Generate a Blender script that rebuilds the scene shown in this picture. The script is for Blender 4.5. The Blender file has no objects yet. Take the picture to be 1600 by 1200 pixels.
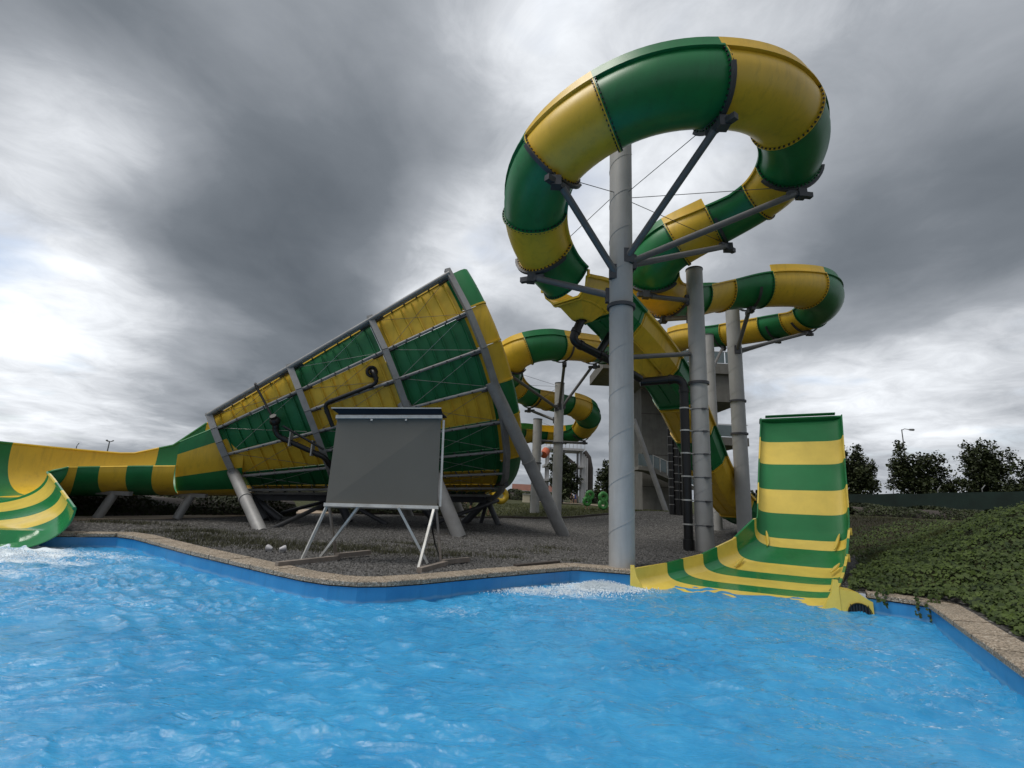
import bpy, bmesh, math, random
import numpy as np
from mathutils import Vector, Matrix
from mathutils.geometry import delaunay_2d_cdt
from math import sin, cos, pi, radians, sqrt

scene = bpy.context.scene
COL = scene.collection
V = Vector

# ------------------------------------------------------------------ camera
FPX, EYE = 747.0, 1.75                      # focal length in photo pixels (1600 wide), eye height
zc = V((160.0, 3300.0, 747.0)).normalized()  # world up seen in camera axes (right, up, forward)
yc = (V((0, 0, 1)) - zc * zc.z).normalized()
xc = V((1, 0, 0)); xc = (xc - yc * xc.dot(yc) - zc * xc.dot(zc)).normalized()
CAM_R = V((xc.x, yc.x, zc.x)); CAM_U = V((xc.y, yc.y, zc.y)); CAM_F = V((xc.z, yc.z, zc.z))
CAM_O = V((0, 0, EYE))
cam_d = bpy.data.cameras.new('camera'); cam = bpy.data.objects.new('camera', cam_d); COL.objects.link(cam)
cam_d.sensor_width = 36.0; cam_d.lens = FPX / 1600 * 36; cam_d.clip_end = 3000; cam_d.clip_start = 0.05
cam.matrix_world = Matrix(((CAM_R.x, CAM_U.x, -CAM_F.x, 0), (CAM_R.y, CAM_U.y, -CAM_F.y, 0), (CAM_R.z, CAM_U.z, -CAM_F.z, EYE), (0, 0, 0, 1)))
scene.camera = cam

# surveying: a sight line through a photo pixel, cut at a distance Y or at a height z
def sight(px, py): return CAM_R * ((px - 800) / FPX) + CAM_U * ((600 - py) / FPX) + CAM_F
def at(px, py, Y): d = sight(px, py); return CAM_O + d * (Y / d.y)
def onz(px, py, z=0.0): d = sight(px, py); return CAM_O + d * ((z - EYE) / d.z)

# ------------------------------------------------------------------ world, sun, exposure
SUN_DIR = V((-0.42, -0.22, 0.88)).normalized()
sun_d = bpy.data.lights.new('sun', 'SUN'); sun = bpy.data.objects.new('sun', sun_d); COL.objects.link(sun)
sun_d.energy = 1.5; sun_d.angle = radians(30); sun_d.color = (1.0, 0.95, 0.88)
sun.rotation_euler = SUN_DIR.to_track_quat('Z', 'Y').to_euler(); sun.location = (0, 0, 60)
scene.view_settings.view_transform = 'Standard'; scene.view_settings.look = 'None'
scene.view_settings.exposure = 0.68; scene.view_settings.gamma = 1.0; scene.view_settings.use_curve_mapping = False

class NT:
    """small helper for writing node trees"""
    def __init__(s, tree): s.t = tree; s.n = tree.nodes; s.l = tree.links
    def node(s, typ, **kw):
        n = s.n.new(typ)
        for k, v in kw.items(): setattr(n, k, v)
        return n
    def link(s, a, b): s.l.new(a, b)
    def inp(s, sock, val):
        if hasattr(val, 'is_linked') or isinstance(val, bpy.types.NodeSocket): s.l.new(val, sock)
        else: sock.default_value = val
    def math(s, op, a, b=0.0, c=None, clamp=False):
        n = s.n.new('ShaderNodeMath'); n.operation = op; n.use_clamp = clamp
        s.inp(n.inputs[0], a); s.inp(n.inputs[1], b)
        if c is not None: s.inp(n.inputs[2], c)
        return n.outputs[0]
    def vmath(s, op, a, b=None):
        n = s.n.new('ShaderNodeVectorMath'); n.operation = op
        s.inp(n.inputs[0], a)
        if b is not None: s.inp(n.inputs[1], b)
        return n
    def mix(s, fac, a, b):
        n = s.n.new('ShaderNodeMix'); n.data_type = 'RGBA'
        s.inp(n.inputs[0], fac); s.inp(n.inputs[6], a); s.inp(n.inputs[7], b)
        return n.outputs[2]
    def ramp(s, fac, stops, interp='LINEAR'):
        n = s.n.new('ShaderNodeValToRGB'); n.color_ramp.interpolation = interp
        e = n.color_ramp.elements
        while len(e) < len(stops): e.new(0.5)
        for el, (p, c) in zip(e, stops):
            el.position = p; el.color = (c, c, c, 1) if isinstance(c, (int, float)) else (*c[:3], 1)
        s.inp(n.inputs[0], fac); return n.outputs[0]
    def noise(s, vec, scale, detail=4, rough=0.5, dist=0.0):
        n = s.n.new('ShaderNodeTexNoise'); n.inputs['Scale'].default_value = scale
        n.inputs['Detail'].default_value = detail; n.inputs['Roughness'].default_value = rough
        n.inputs['Distortion'].default_value = dist
        if vec is not None: s.l.new(vec, n.inputs['Vector'])
        return n.outputs['Fac']
    def voro(s, vec, scale, feature='F1', rnd=1.0):
        n = s.n.new('ShaderNodeTexVoronoi'); n.feature = feature; n.inputs['Scale'].default_value = scale
        n.inputs['Randomness'].default_value = rnd
        if vec is not None: s.l.new(vec, n.inputs['Vector'])
        return n

def make_world():
    w = bpy.data.worlds.new('World'); scene.world = w; w.use_nodes = True
    N = NT(w.node_tree)
    for n in list(N.n): N.n.remove(n)
    out = N.node('ShaderNodeOutputWorld'); bg = N.node('ShaderNodeBackground'); N.link(bg.outputs[0], out.inputs[0])
    bg.inputs['Strength'].default_value = 0.1
    sky = N.node('ShaderNodeTexSky'); sky.sky_type = 'NISHITA'; sky.sun_disc = False
    sky.sun_elevation = math.asin(SUN_DIR.z); sky.sun_rotation = math.atan2(SUN_DIR.x, SUN_DIR.y)
    sky.altitude = 200; sky.air_density = 1.0; sky.dust_density = 1.5
    tc = N.node('ShaderNodeTexCoord'); D = N.vmath('NORMALIZE', tc.outputs['Generated']).outputs[0]
    sp = N.node('ShaderNodeSeparateXYZ'); N.link(D, sp.inputs[0])
    zz = N.math('ADD', N.math('MAXIMUM', sp.outputs[2], 0.0), 0.16)
    cb = N.node('ShaderNodeCombineXYZ')
    N.link(N.math('DIVIDE', sp.outputs[0], zz), cb.inputs[0]); N.link(N.math('DIVIDE', sp.outputs[1], zz), cb.inputs[1])
    # cloud deck coordinates, drawn out along the wind
    mp = N.node('ShaderNodeMapping'); N.link(cb.outputs[0], mp.inputs[0])
    mp.inputs['Rotation'].default_value = (0, 0, radians(8)); mp.inputs['Scale'].default_value = (0.95, 0.72, 1.0)
    mp.inputs['Location'].default_value = (3.1, 7.4, 0)
    P = mp.outputs[0]
    n1 = N.noise(P, 0.8, 4, 0.5, 0.4); n2 = N.noise(P, 2.0, 6, 0.52, 0.25); n3 = N.noise(cb.outputs[0], 4.5, 9, 0.66, 0.6)
    # the large light and dark masses of this cloud deck
    val = N.math('ADD', N.math('MULTIPLY', N.math('SUBTRACT', n1, 0.5), 0.66), N.math('MULTIPLY', N.math('SUBTRACT', n2, 0.5), 0.55))
    def blob(px, py, amp, width):
        nonlocal val
        d = sight(px, py).normalized()
        dt = N.vmath('DOT_PRODUCT', D, (d.x, d.y, d.z)).outputs['Value']
        e = N.math('POWER', 2.718, N.math('DIVIDE', N.math('SUBTRACT', dt, 1.0), width))
        val = N.math('MULTIPLY_ADD', e, amp, val)
    for b in CLOUD_MASSES: blob(*b)
    # crisp broken edges where the deck is thin and bright, smooth where it is thick
    thin = N.ramp(N.math('ADD', val, 0.46), [(0.35, 0.12), (0.75, 0.48)])
    wisp = N.math('MULTIPLY', N.math('SUBTRACT', n3, 0.5), thin)
    val = N.math('ADD', N.math('ADD', val, wisp), 0.46, clamp=True)
    cloud = N.ramp(val, [(0.0, (0.068, 0.080, 0.095)), (0.25, (0.118, 0.133, 0.152)), (0.5, (0.245, 0.262, 0.287)), (0.72, (0.46, 0.478, 0.505)), (1.0, (0.70, 0.725, 0.755))])
    sc_ = N.node('ShaderNodeMix', data_type='RGBA', blend_type='MULTIPLY'); sc_.inputs[0].default_value = 1.0
    N.link(cloud, sc_.inputs[6]); sc_.inputs[7].default_value = (10, 10, 10, 1)
    # thin gaps low on the left let the clear sky through
    gapn = N.noise(cb.outputs[0], 1.3, 4, 0.55)
    gap = N.math('MULTIPLY', N.ramp(gapn, [(0.52, 0.0), (0.66, 1.0)]), N.ramp(val, [(0.55, 0.0), (0.8, 0.55)]))
    full = N.mix(gap, sc_.outputs[2], sky.outputs[0])
    N.link(full, bg.inputs['Color'])

CLOUD_MASSES = [  # (photo sight line, strength, spread)
    (480, 430, -0.30, 0.026), (640, 200, -0.08, 0.04), (120, 110, -0.14, 0.04), (330, 330, -0.10, 0.012), (60, 330, -0.10, 0.010),
    (10, 450, 0.40, 0.022), (70, 220, 0.42, 0.006), (20, 610, 0.14, 0.03), (240, 210, 0.22, 0.004), (130, 420, 0.16, 0.006),
    (665, 490, 0.50, 0.0040), (690, 340, 0.20, 0.006), (850, 60, 0.26, 0.012), (900, 330, 0.34, 0.016), (1080, 270, 0.22, 0.010), (730, 420, 0.14, 0.006),
    (1490, 300, -0.24, 0.025), (1330, 450, -0.16, 0.010), (1420, 615, 0.20, 0.012), (1290, 600, 0.16, 0.010), (1560, 620, 0.06, 0.01), (1560, 90, 0.10, 0.02), (1180, 30, 0.05, 0.012), (1440, 330, 0.12, 0.002), (1560, 470, 0.10, 0.006),
    (330, 610, -0.12, 0.006)]
make_world()

# ------------------------------------------------------------------ materials
MATS = {}
def pbr(name, col, rough=0.5, var=0.12, vscale=1.5, bump=0.0, bscale=30.0, metal=0.0, grime=0.0, grime_col=(0.05, 0.045, 0.03), spec=0.5, streak=0.0, coat=0.0, rvar=0.12):
    m = bpy.data.materials.new(name); m.use_nodes = True
    N = NT(m.node_tree); b = N.n['Principled BSDF']
    geo = N.node('ShaderNodeNewGeometry'); pos = geo.outputs['Position']
    n = N.noise(pos, vscale, 5, 0.6)
    c = N.mix(N.ramp(n, [(0.3, 0.0), (0.7, 1.0)]), tuple(x * (1 - var) for x in col) + (1,), tuple(min(1, x * (1 + var)) for x in col) + (1,))
    if grime > 0:
        mp = N.node('ShaderNodeMapping'); N.link(pos, mp.inputs[0]); mp.inputs['Scale'].default_value = (3.0, 3.0, 0.35 if streak else 3.0)
        g = N.noise(mp.outputs[0], 1.6, 7, 0.68)
        c = N.mix(N.math('MULTIPLY', N.ramp(g, [(0.5, 0.0), (0.78, 1.0)]), grime), c, grime_col + (1,))
    N.link(c, b.inputs['Base Color'])
    b.inputs['Metallic'].default_value = metal; b.inputs['Specular IOR Level'].default_value = spec
    if coat: b.inputs['Coat Weight'].default_value = coat; b.inputs['Coat Roughness'].default_value = 0.08
    r = N.noise(pos, vscale * 3.3, 4, 0.6)
    N.link(N.math('ADD', rough - rvar / 2, N.math('MULTIPLY', r, rvar), clamp=True), b.inputs['Roughness'])
    if bump > 0:
        bn = N.node('ShaderNodeBump'); bn.inputs['Strength'].default_value = bump; bn.inputs['Distance'].default_value = 0.02
        N.link(N.noise(pos, bscale, 4, 0.6), bn.inputs['Height']); N.link(bn.outputs[0], b.inputs['Normal'])
    MATS[name] = m; return m

YEL = (0.74, 0.475, 0.035); GRN = (0.014, 0.185, 0.055)
pbr('yellow_fibreglass', YEL, 0.38, 0.10, 0.8, 0.05, 40, grime=0.42, grime_col=(0.30, 0.19, 0.03), streak=1)
pbr('green_fibreglass', GRN, 0.36, 0.15, 0.8, 0.05, 40, grime=0.4, grime_col=(0.012, 0.07, 0.03), streak=1)
pbr('yellow_wet', (0.80, 0.60, 0.11), 0.16, 0.10, 1.4, 0.10, 9, grime=0.2, grime_col=(0.45, 0.28, 0.03), rvar=0.2)
pbr('green_wet', (0.018, 0.20, 0.062), 0.14, 0.14, 1.4, 0.10, 9, grime=0.25, grime_col=(0.06, 0.24, 0.11), rvar=0.2)
pbr('yellow_wall', (0.80, 0.60, 0.12), 0.5, 0.08, 1.4, 0.05, 30, grime=0.15, grime_col=(0.5, 0.33, 0.06), streak=1, spec=0.35)
pbr('green_wall', (0.02, 0.19, 0.062), 0.5, 0.10, 1.4, 0.05, 30, grime=0.15, grime_col=(0.03, 0.14, 0.06), streak=1, spec=0.35)
pbr('yellow_panel', (0.70, 0.46, 0.035), 0.5, 0.10, 1.2, 0.08, 25, grime=0.35, grime_col=(0.25, 0.15, 0.02), streak=1)
pbr('green_panel', (0.010, 0.155, 0.050), 0.5, 0.14, 1.2, 0.08, 25, grime=0.3, grime_col=(0.008, 0.05, 0.025), streak=1)
pbr('galvanised', (0.27, 0.27, 0.27), 0.5, 0.16, 2.0, 0.06, 40, metal=0.1, grime=0.35, grime_col=(0.16, 0.15, 0.14), streak=1)
pbr('strut_grey', (0.125, 0.125, 0.128), 0.5, 0.15, 2.0, 0.05, 40, grime=0.3, grime_col=(0.07, 0.065, 0.06))
pbr('pole_paint', (0.37, 0.37, 0.365), 0.5, 0.10, 1.0, 0.06, 60, metal=0.0, grime=0.4, grime_col=(0.20, 0.20, 0.20), streak=1)
pbr('dark_steel', (0.07, 0.072, 0.08), 0.5, 0.2, 2.0, 0.05, 40, metal=0.3, grime=0.3, grime_col=(0.03, 0.025, 0.02))
pbr('light_steel', (0.52, 0.52, 0.50), 0.4, 0.15, 3.0, 0.05, 60, metal=0.4, grime=0.4, grime_col=(0.22, 0.16, 0.11))
pbr('rusty_steel', (0.22, 0.19, 0.165), 0.7, 0.25, 4.0, 0.15, 60, grime=0.5, grime_col=(0.14, 0.07, 0.035))
pbr('black_plastic', (0.007, 0.007, 0.008), 0.4, 0.2, 2.0, 0.03, 40)
pbr('bolt', (0.03, 0.03, 0.032), 0.5, 0.1, 5)
pbr('screen_back', (0.112, 0.110, 0.099), 0.75, 0.05, 0.9, 0.05, 200, grime=0.10, grime_col=(0.085, 0.084, 0.078), streak=1, spec=0.25)
pbr('screen_hood', (0.012, 0.015, 0.022), 0.6, 0.2, 2, spec=0.2)
pbr('concrete', (0.16, 0.155, 0.14), 0.85, 0.18, 0.9, 0.25, 18, grime=0.55, grime_col=(0.075, 0.07, 0.06), streak=1)
pbr('glass_rail', (0.13, 0.17, 0.18), 0.2, 0.1, 1)
pbr('white_steel', (0.40, 0.40, 0.41), 0.5, 0.1, 2, grime=0.3, grime_col=(0.3, 0.29, 0.27), streak=1)
pbr('dark_cladding', (0.055, 0.045, 0.04), 0.7, 0.3, 1.5, 0.2, 8)
pbr('red_roof', (0.15, 0.06, 0.04), 0.8, 0.2, 1.0, 0.3, 6)
pbr('cream_wall', (0.55, 0.50, 0.38), 0.8, 0.1, 1.0)
pbr('raft_green', (0.09, 0.36, 0.09), 0.3, 0.15, 3)
pbr('raft_yellow', (0.70, 0.47, 0.03), 0.3, 0.12, 3)
pbr('skin', (0.50, 0.28, 0.20), 0.5, 0.08, 6)
pbr('dark_cloth', (0.02, 0.02, 0.028), 0.8, 0.2, 8)
pbr('blue_cloth', (0.05, 0.07, 0.22), 0.8, 0.2, 8)
pbr('hair', (0.03, 0.02, 0.014), 0.6, 0.2, 20)
pbr('fence_cloth', (0.008, 0.022, 0.017), 0.8, 0.35, 0.7, 0.2, 6)
pbr('bark', (0.07, 0.052, 0.038), 0.9, 0.3, 8, 0.5, 20)
pbr('orange_paint', (0.45, 0.10, 0.04), 0.5, 0.1, 3)
pbr('lamp_metal', (0.16, 0.165, 0.17), 0.5, 0.1, 3)
pbr('white_plastic', (0.40, 0.40, 0.42), 0.4, 0.12, 8)
pbr('path_paving', (0.36, 0.29, 0.22), 0.9, 0.12, 2.0, 0.25, 40, grime=0.3, grime_col=(0.2, 0.16, 0.12))
pbr('stone', (0.13, 0.127, 0.124), 0.85, 0.75, 16.0, 0.2, 60)

def leaf_mat(name, c0, c1, scale=2.0, rough=0.55):
    m = bpy.data.materials.new(name); m.use_nodes = True; N = NT(m.node_tree); b = N.n['Principled BSDF']
    at_ = N.node('ShaderNodeAttribute', attribute_name='tint'); geo = N.node('ShaderNodeNewGeometry')
    n = N.noise(geo.outputs['Position'], scale, 3)
    f = N.math('ADD', N.math('MULTIPLY', at_.outputs['Fac'], 0.7), N.math('MULTIPLY', N.ramp(n, [(0.35, 0.0), (0.65, 1.0)]), 0.3), clamp=True)
    N.link(N.mix(f, c0 + (1,), c1 + (1,)), b.inputs['Base Color']); b.inputs['Roughness'].default_value = rough
    b.inputs['Specular IOR Level'].default_value = 0.3
    MATS[name] = m; return m
leaf_mat('ivy_leaf', (0.012, 0.026, 0.006), (0.085, 0.125, 0.024), rough=0.65)
leaf_mat('tree_leaf', (0.012, 0.020, 0.008), (0.055, 0.070, 0.022))
leaf_mat('hedge_leaf', (0.010, 0.016, 0.006), (0.050, 0.065, 0.020))
leaf_mat('grass_blade', (0.035, 0.045, 0.014), (0.11, 0.12, 0.035))
leaf_mat('weed_blade', (0.03, 0.034, 0.016), (0.085, 0.085, 0.04))

def coping_material():
    m = bpy.data.materials.new('washed_aggregate'); m.use_nodes = True; N = NT(m.node_tree); b = N.n['Principled BSDF']
    pos = N.node('ShaderNodeNewGeometry').outputs['Position']
    v = N.voro(pos, 55.0); g = N.node('ShaderNodeSeparateColor'); N.link(v.outputs['Color'], g.inputs[0])
    c = N.ramp(g.outputs[0], [(0.0, (0.13, 0.105, 0.08)), (0.3, (0.30, 0.24, 0.175)), (0.6, (0.45, 0.365, 0.275)), (0.85, (0.57, 0.48, 0.38)), (1.0, (0.72, 0.65, 0.55))])
    e = N.ramp(v.outputs['Distance'], [(0.0, 1.0), (0.75, 0.45)])
    mm = N.node('ShaderNodeMix', data_type='RGBA', blend_type='MULTIPLY'); mm.inputs[0].default_value = 0.7; N.link(c, mm.inputs[6]); N.link(e, mm.inputs[7])
    big = N.noise(pos, 1.7, 5, 0.65)
    c2 = N.mix(N.math('MULTIPLY', N.ramp(big, [(0.45, 0.0), (0.75, 1.0)]), 0.45), mm.outputs[2], (0.10, 0.095, 0.075, 1))
    N.link(c2, b.inputs['Base Color']); b.inputs['Roughness'].default_value = 0.85
    bn = N.node('ShaderNodeBump'); bn.inputs['Strength'].default_value = 0.6; bn.inputs['Distance'].default_value = 0.012; bn.invert = True
    N.link(v.outputs['Distance'], bn.inputs['Height']); N.link(bn.outputs[0], b.inputs['Normal']); MATS['washed_aggregate'] = m
coping_material()

def pool_paint():
    m = bpy.data.materials.new('pool_paint'); m.use_nodes = True; N = NT(m.node_tree); b = N.n['Principled BSDF']
    pos = N.node('ShaderNodeNewGeometry').outputs['Position']
    n = N.noise(pos, 1.2, 6, 0.65); sp = N.node('ShaderNodeSeparateXYZ'); N.link(pos, sp.inputs[0])
    c = N.mix(N.ramp(n, [(0.3, 0.0), (0.7, 1.0)]), (0.022, 0.20, 0.46, 1), (0.04, 0.27, 0.55, 1))
    # lime line just above the water and runs of dirt from the coping
    zz = N.math('ADD', N.math('ADD', sp.outputs[2], 0.345), N.math('MULTIPLY', N.math('SUBTRACT', N.noise(pos, 3.0, 5, 0.6), 0.5), 0.09))
    band = N.ramp(N.math('ABSOLUTE', zz), [(0.0, 0.45), (0.045, 0.0)])
    c = N.mix(band, c, (0.30, 0.46, 0.55, 1))
    mp = N.node('ShaderNodeMapping'); N.link(pos, mp.inputs[0]); mp.inputs['Scale'].default_value = (5.0, 5.0, 0.5)
    c = N.mix(N.ramp(N.noise(mp.outputs[0], 1.5, 6, 0.65), [(0.55, 0.0), (0.8, 0.5)]), c, (0.02, 0.11, 0.24, 1))
    N.link(c, b.inputs['Base Color']); b.inputs['Roughness'].default_value = 0.3
    MATS['pool_paint'] = m
pool_paint()

def ground_material():
    m = bpy.data.materials.new('gravel_and_grass'); m.use_nodes = True; N = NT(m.node_tree); b = N.n['Principled BSDF']
    pos = N.node('ShaderNodeNewGeometry').outputs['Position']
    zone = N.node('ShaderNodeAttribute', attribute_name='grass').outputs['Fac']
    soil = N.node('ShaderNodeAttribute', attribute_name='soil').outputs['Fac']
    v = N.voro(pos, 17.0); g = N.node('ShaderNodeSeparateColor'); N.link(v.outputs['Color'], g.inputs[0])
    grav = N.ramp(g.outputs[0], [(0.0, (0.030, 0.029, 0.030)), (0.35, (0.075, 0.073, 0.072)), (0.7, (0.14, 0.135, 0.13)), (0.9, (0.24, 0.235, 0.225)), (1.0, (0.40, 0.39, 0.37))])
    gap = N.ramp(v.outputs['Distance'], [(0.25, 1.0), (0.75, 0.3)])
    mm = N.node('ShaderNodeMix', data_type='RGBA', blend_type='MULTIPLY'); mm.inputs[0].default_value = 0.85; N.link(grav, mm.inputs[6]); N.link(gap, mm.inputs[7])
    big = N.noise(pos, 0.35, 5, 0.6)
    gr = N.mix(N.math('MULTIPLY', N.ramp(big, [(0.4, 0.0), (0.7, 1.0)]), 0.25), mm.outputs[2], (0.075, 0.072, 0.066, 1))
    n2 = N.noise(pos, 2.2, 6, 0.7); n3 = N.noise(pos, 24, 3, 0.6)
    gs = N.mix(N.ramp(n2, [(0.35, 0.0), (0.65, 1.0)]), (0.022, 0.028, 0.009, 1), (0.055, 0.06, 0.02, 1))
    gs = N.mix(N.ramp(n3, [(0.4, 0.0), (0.7, 0.5)]), gs, (0.075, 0.075, 0.03, 1))
    so = N.mix(N.ramp(n2, [(0.4, 0.0), (0.6, 1.0)]), (0.05, 0.035, 0.024, 1), (0.03, 0.03, 0.014, 1))
    edge = N.math('ADD', zone, N.math('MULTIPLY', N.math('SUBTRACT', n2, 0.5), 0.7), clamp=True)
    c = N.mix(N.ramp(edge, [(0.42, 0.0), (0.58, 1.0)]), gr, gs)
    c = N.mix(N.math('MULTIPLY', soil, 0.85), c, so)
    N.link(c, b.inputs['Base Color']); b.inputs['Roughness'].default_value = 0.9; b.inputs['Specular IOR Level'].default_value = 0.25
    bn = N.node('ShaderNodeBump'); bn.inputs['Strength'].default_value = 1.0; bn.inputs['Distance'].default_value = 0.04; bn.invert = True
    N.link(v.outputs['Distance'], bn.inputs['Height']); N.link(bn.outputs[0], b.inputs['Normal'])
    MATS['gravel_and_grass'] = m
ground_material()

def water_material():
    m = bpy.data.materials.new('pool_water'); m.use_nodes = True; N = NT(m.node_tree); b = N.n['Principled BSDF']
    pos = N.node('ShaderNodeNewGeometry').outputs['Position']
    foam = N.node('ShaderNodeAttribute', attribute_name='foam').outputs['Fac']
    mp = N.node('ShaderNodeMapping'); N.link(pos, mp.inputs[0]); mp.inputs['Scale'].default_value = (1.0, 1.35, 1.0); mp.inputs['Rotation'].default_value = (0, 0, radians(14))
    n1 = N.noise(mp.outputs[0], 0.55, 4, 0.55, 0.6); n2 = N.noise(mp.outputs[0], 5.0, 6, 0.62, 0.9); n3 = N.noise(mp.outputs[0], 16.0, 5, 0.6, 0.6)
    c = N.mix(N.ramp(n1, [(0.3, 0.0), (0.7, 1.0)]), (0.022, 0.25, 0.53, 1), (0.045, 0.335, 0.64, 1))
    caustic_light = N.ramp(n2, [(0.45, 0.0), (0.75, 0.35)])  # paler flecks painted into the colour for light focused by the ripples
    c = N.mix(caustic_light, c, (0.11, 0.47, 0.76, 1))
    caustic_dark = N.ramp(N.noise(mp.outputs[0], 2.3, 6, 0.6, 1.4), [(0.30, 0.40), (0.50, 0.0)])  # darker creases painted into the colour where ripples would bend light away
    c = N.mix(caustic_dark, c, (0.016, 0.20, 0.46, 1))
    lace = N.math('ADD', N.math('MULTIPLY', N.math('ABSOLUTE', N.math('SUBTRACT', n2, 0.5)), -5.0), 0.55)   # thin foam threads
    fm = N.math('MULTIPLY_ADD', foam, 1.25, N.math('MULTIPLY', N.math('SUBTRACT', n3, 0.62), 1.3))
    fm = N.math('MULTIPLY_ADD', N.math('MAXIMUM', lace, 0.0), N.math('MULTIPLY', foam, 0.9), fm)
    fm = N.ramp(fm, [(0.22, 0.0), (0.75, 1.0)])
    mq = N.node('ShaderNodeMapping'); N.link(pos, mq.inputs[0]); mq.inputs['Scale'].default_value = (0.62, 1.5, 1.0); mq.inputs['Rotation'].default_value = (0, 0, radians(-16))
    h = N.math('MULTIPLY_ADD', N.noise(mq.outputs[0], 5.5, 6, 0.60, 0.9), 1.5, N.math('MULTIPLY', N.noise(mq.outputs[0], 15.0, 4, 0.6, 0.6), 0.42))
    h = N.math('MULTIPLY_ADD', fm, 0.3, h)
    bn = N.node('ShaderNodeBump'); bn.inputs['Strength'].default_value = 0.7; bn.inputs['Distance'].default_value = 0.035
    N.link(h, bn.inputs['Height'])
    # light scattered back from the water body does not follow the ripples; the mirror of the sky does
    N.n.remove(b); up = N.node('ShaderNodeCombineXYZ'); up.inputs[2].default_value = 1.0
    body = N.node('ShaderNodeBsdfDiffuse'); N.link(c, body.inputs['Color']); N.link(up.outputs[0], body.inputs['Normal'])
    froth = N.node('ShaderNodeBsdfDiffuse'); froth.inputs['Color'].default_value = (0.76, 0.85, 0.92, 1); N.link(bn.outputs[0], froth.inputs['Normal'])
    gl = N.node('ShaderNodeBsdfGlossy'); gl.inputs['Roughness'].default_value = 0.02; gl.inputs['Color'].default_value = (1, 1, 1, 1); N.link(bn.outputs[0], gl.inputs['Normal'])
    fr = N.node('ShaderNodeFresnel'); fr.inputs['IOR'].default_value = 1.5; N.link(bn.outputs[0], fr.inputs['Normal'])
    m1 = N.node('ShaderNodeMixShader'); N.link(fr.outputs[0], m1.inputs[0]); N.link(body.outputs[0], m1.inputs[1]); N.link(gl.outputs[0], m1.inputs[2])
    m2 = N.node('ShaderNodeMixShader'); N.link(fm, m2.inputs[0]); N.link(m1.outputs[0], m2.inputs[1]); N.link(froth.outputs[0], m2.inputs[2])
    N.link(m2.outputs[0], N.n['Material Output'].inputs['Surface'])
    MATS['pool_water'] = m
water_material()

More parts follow.
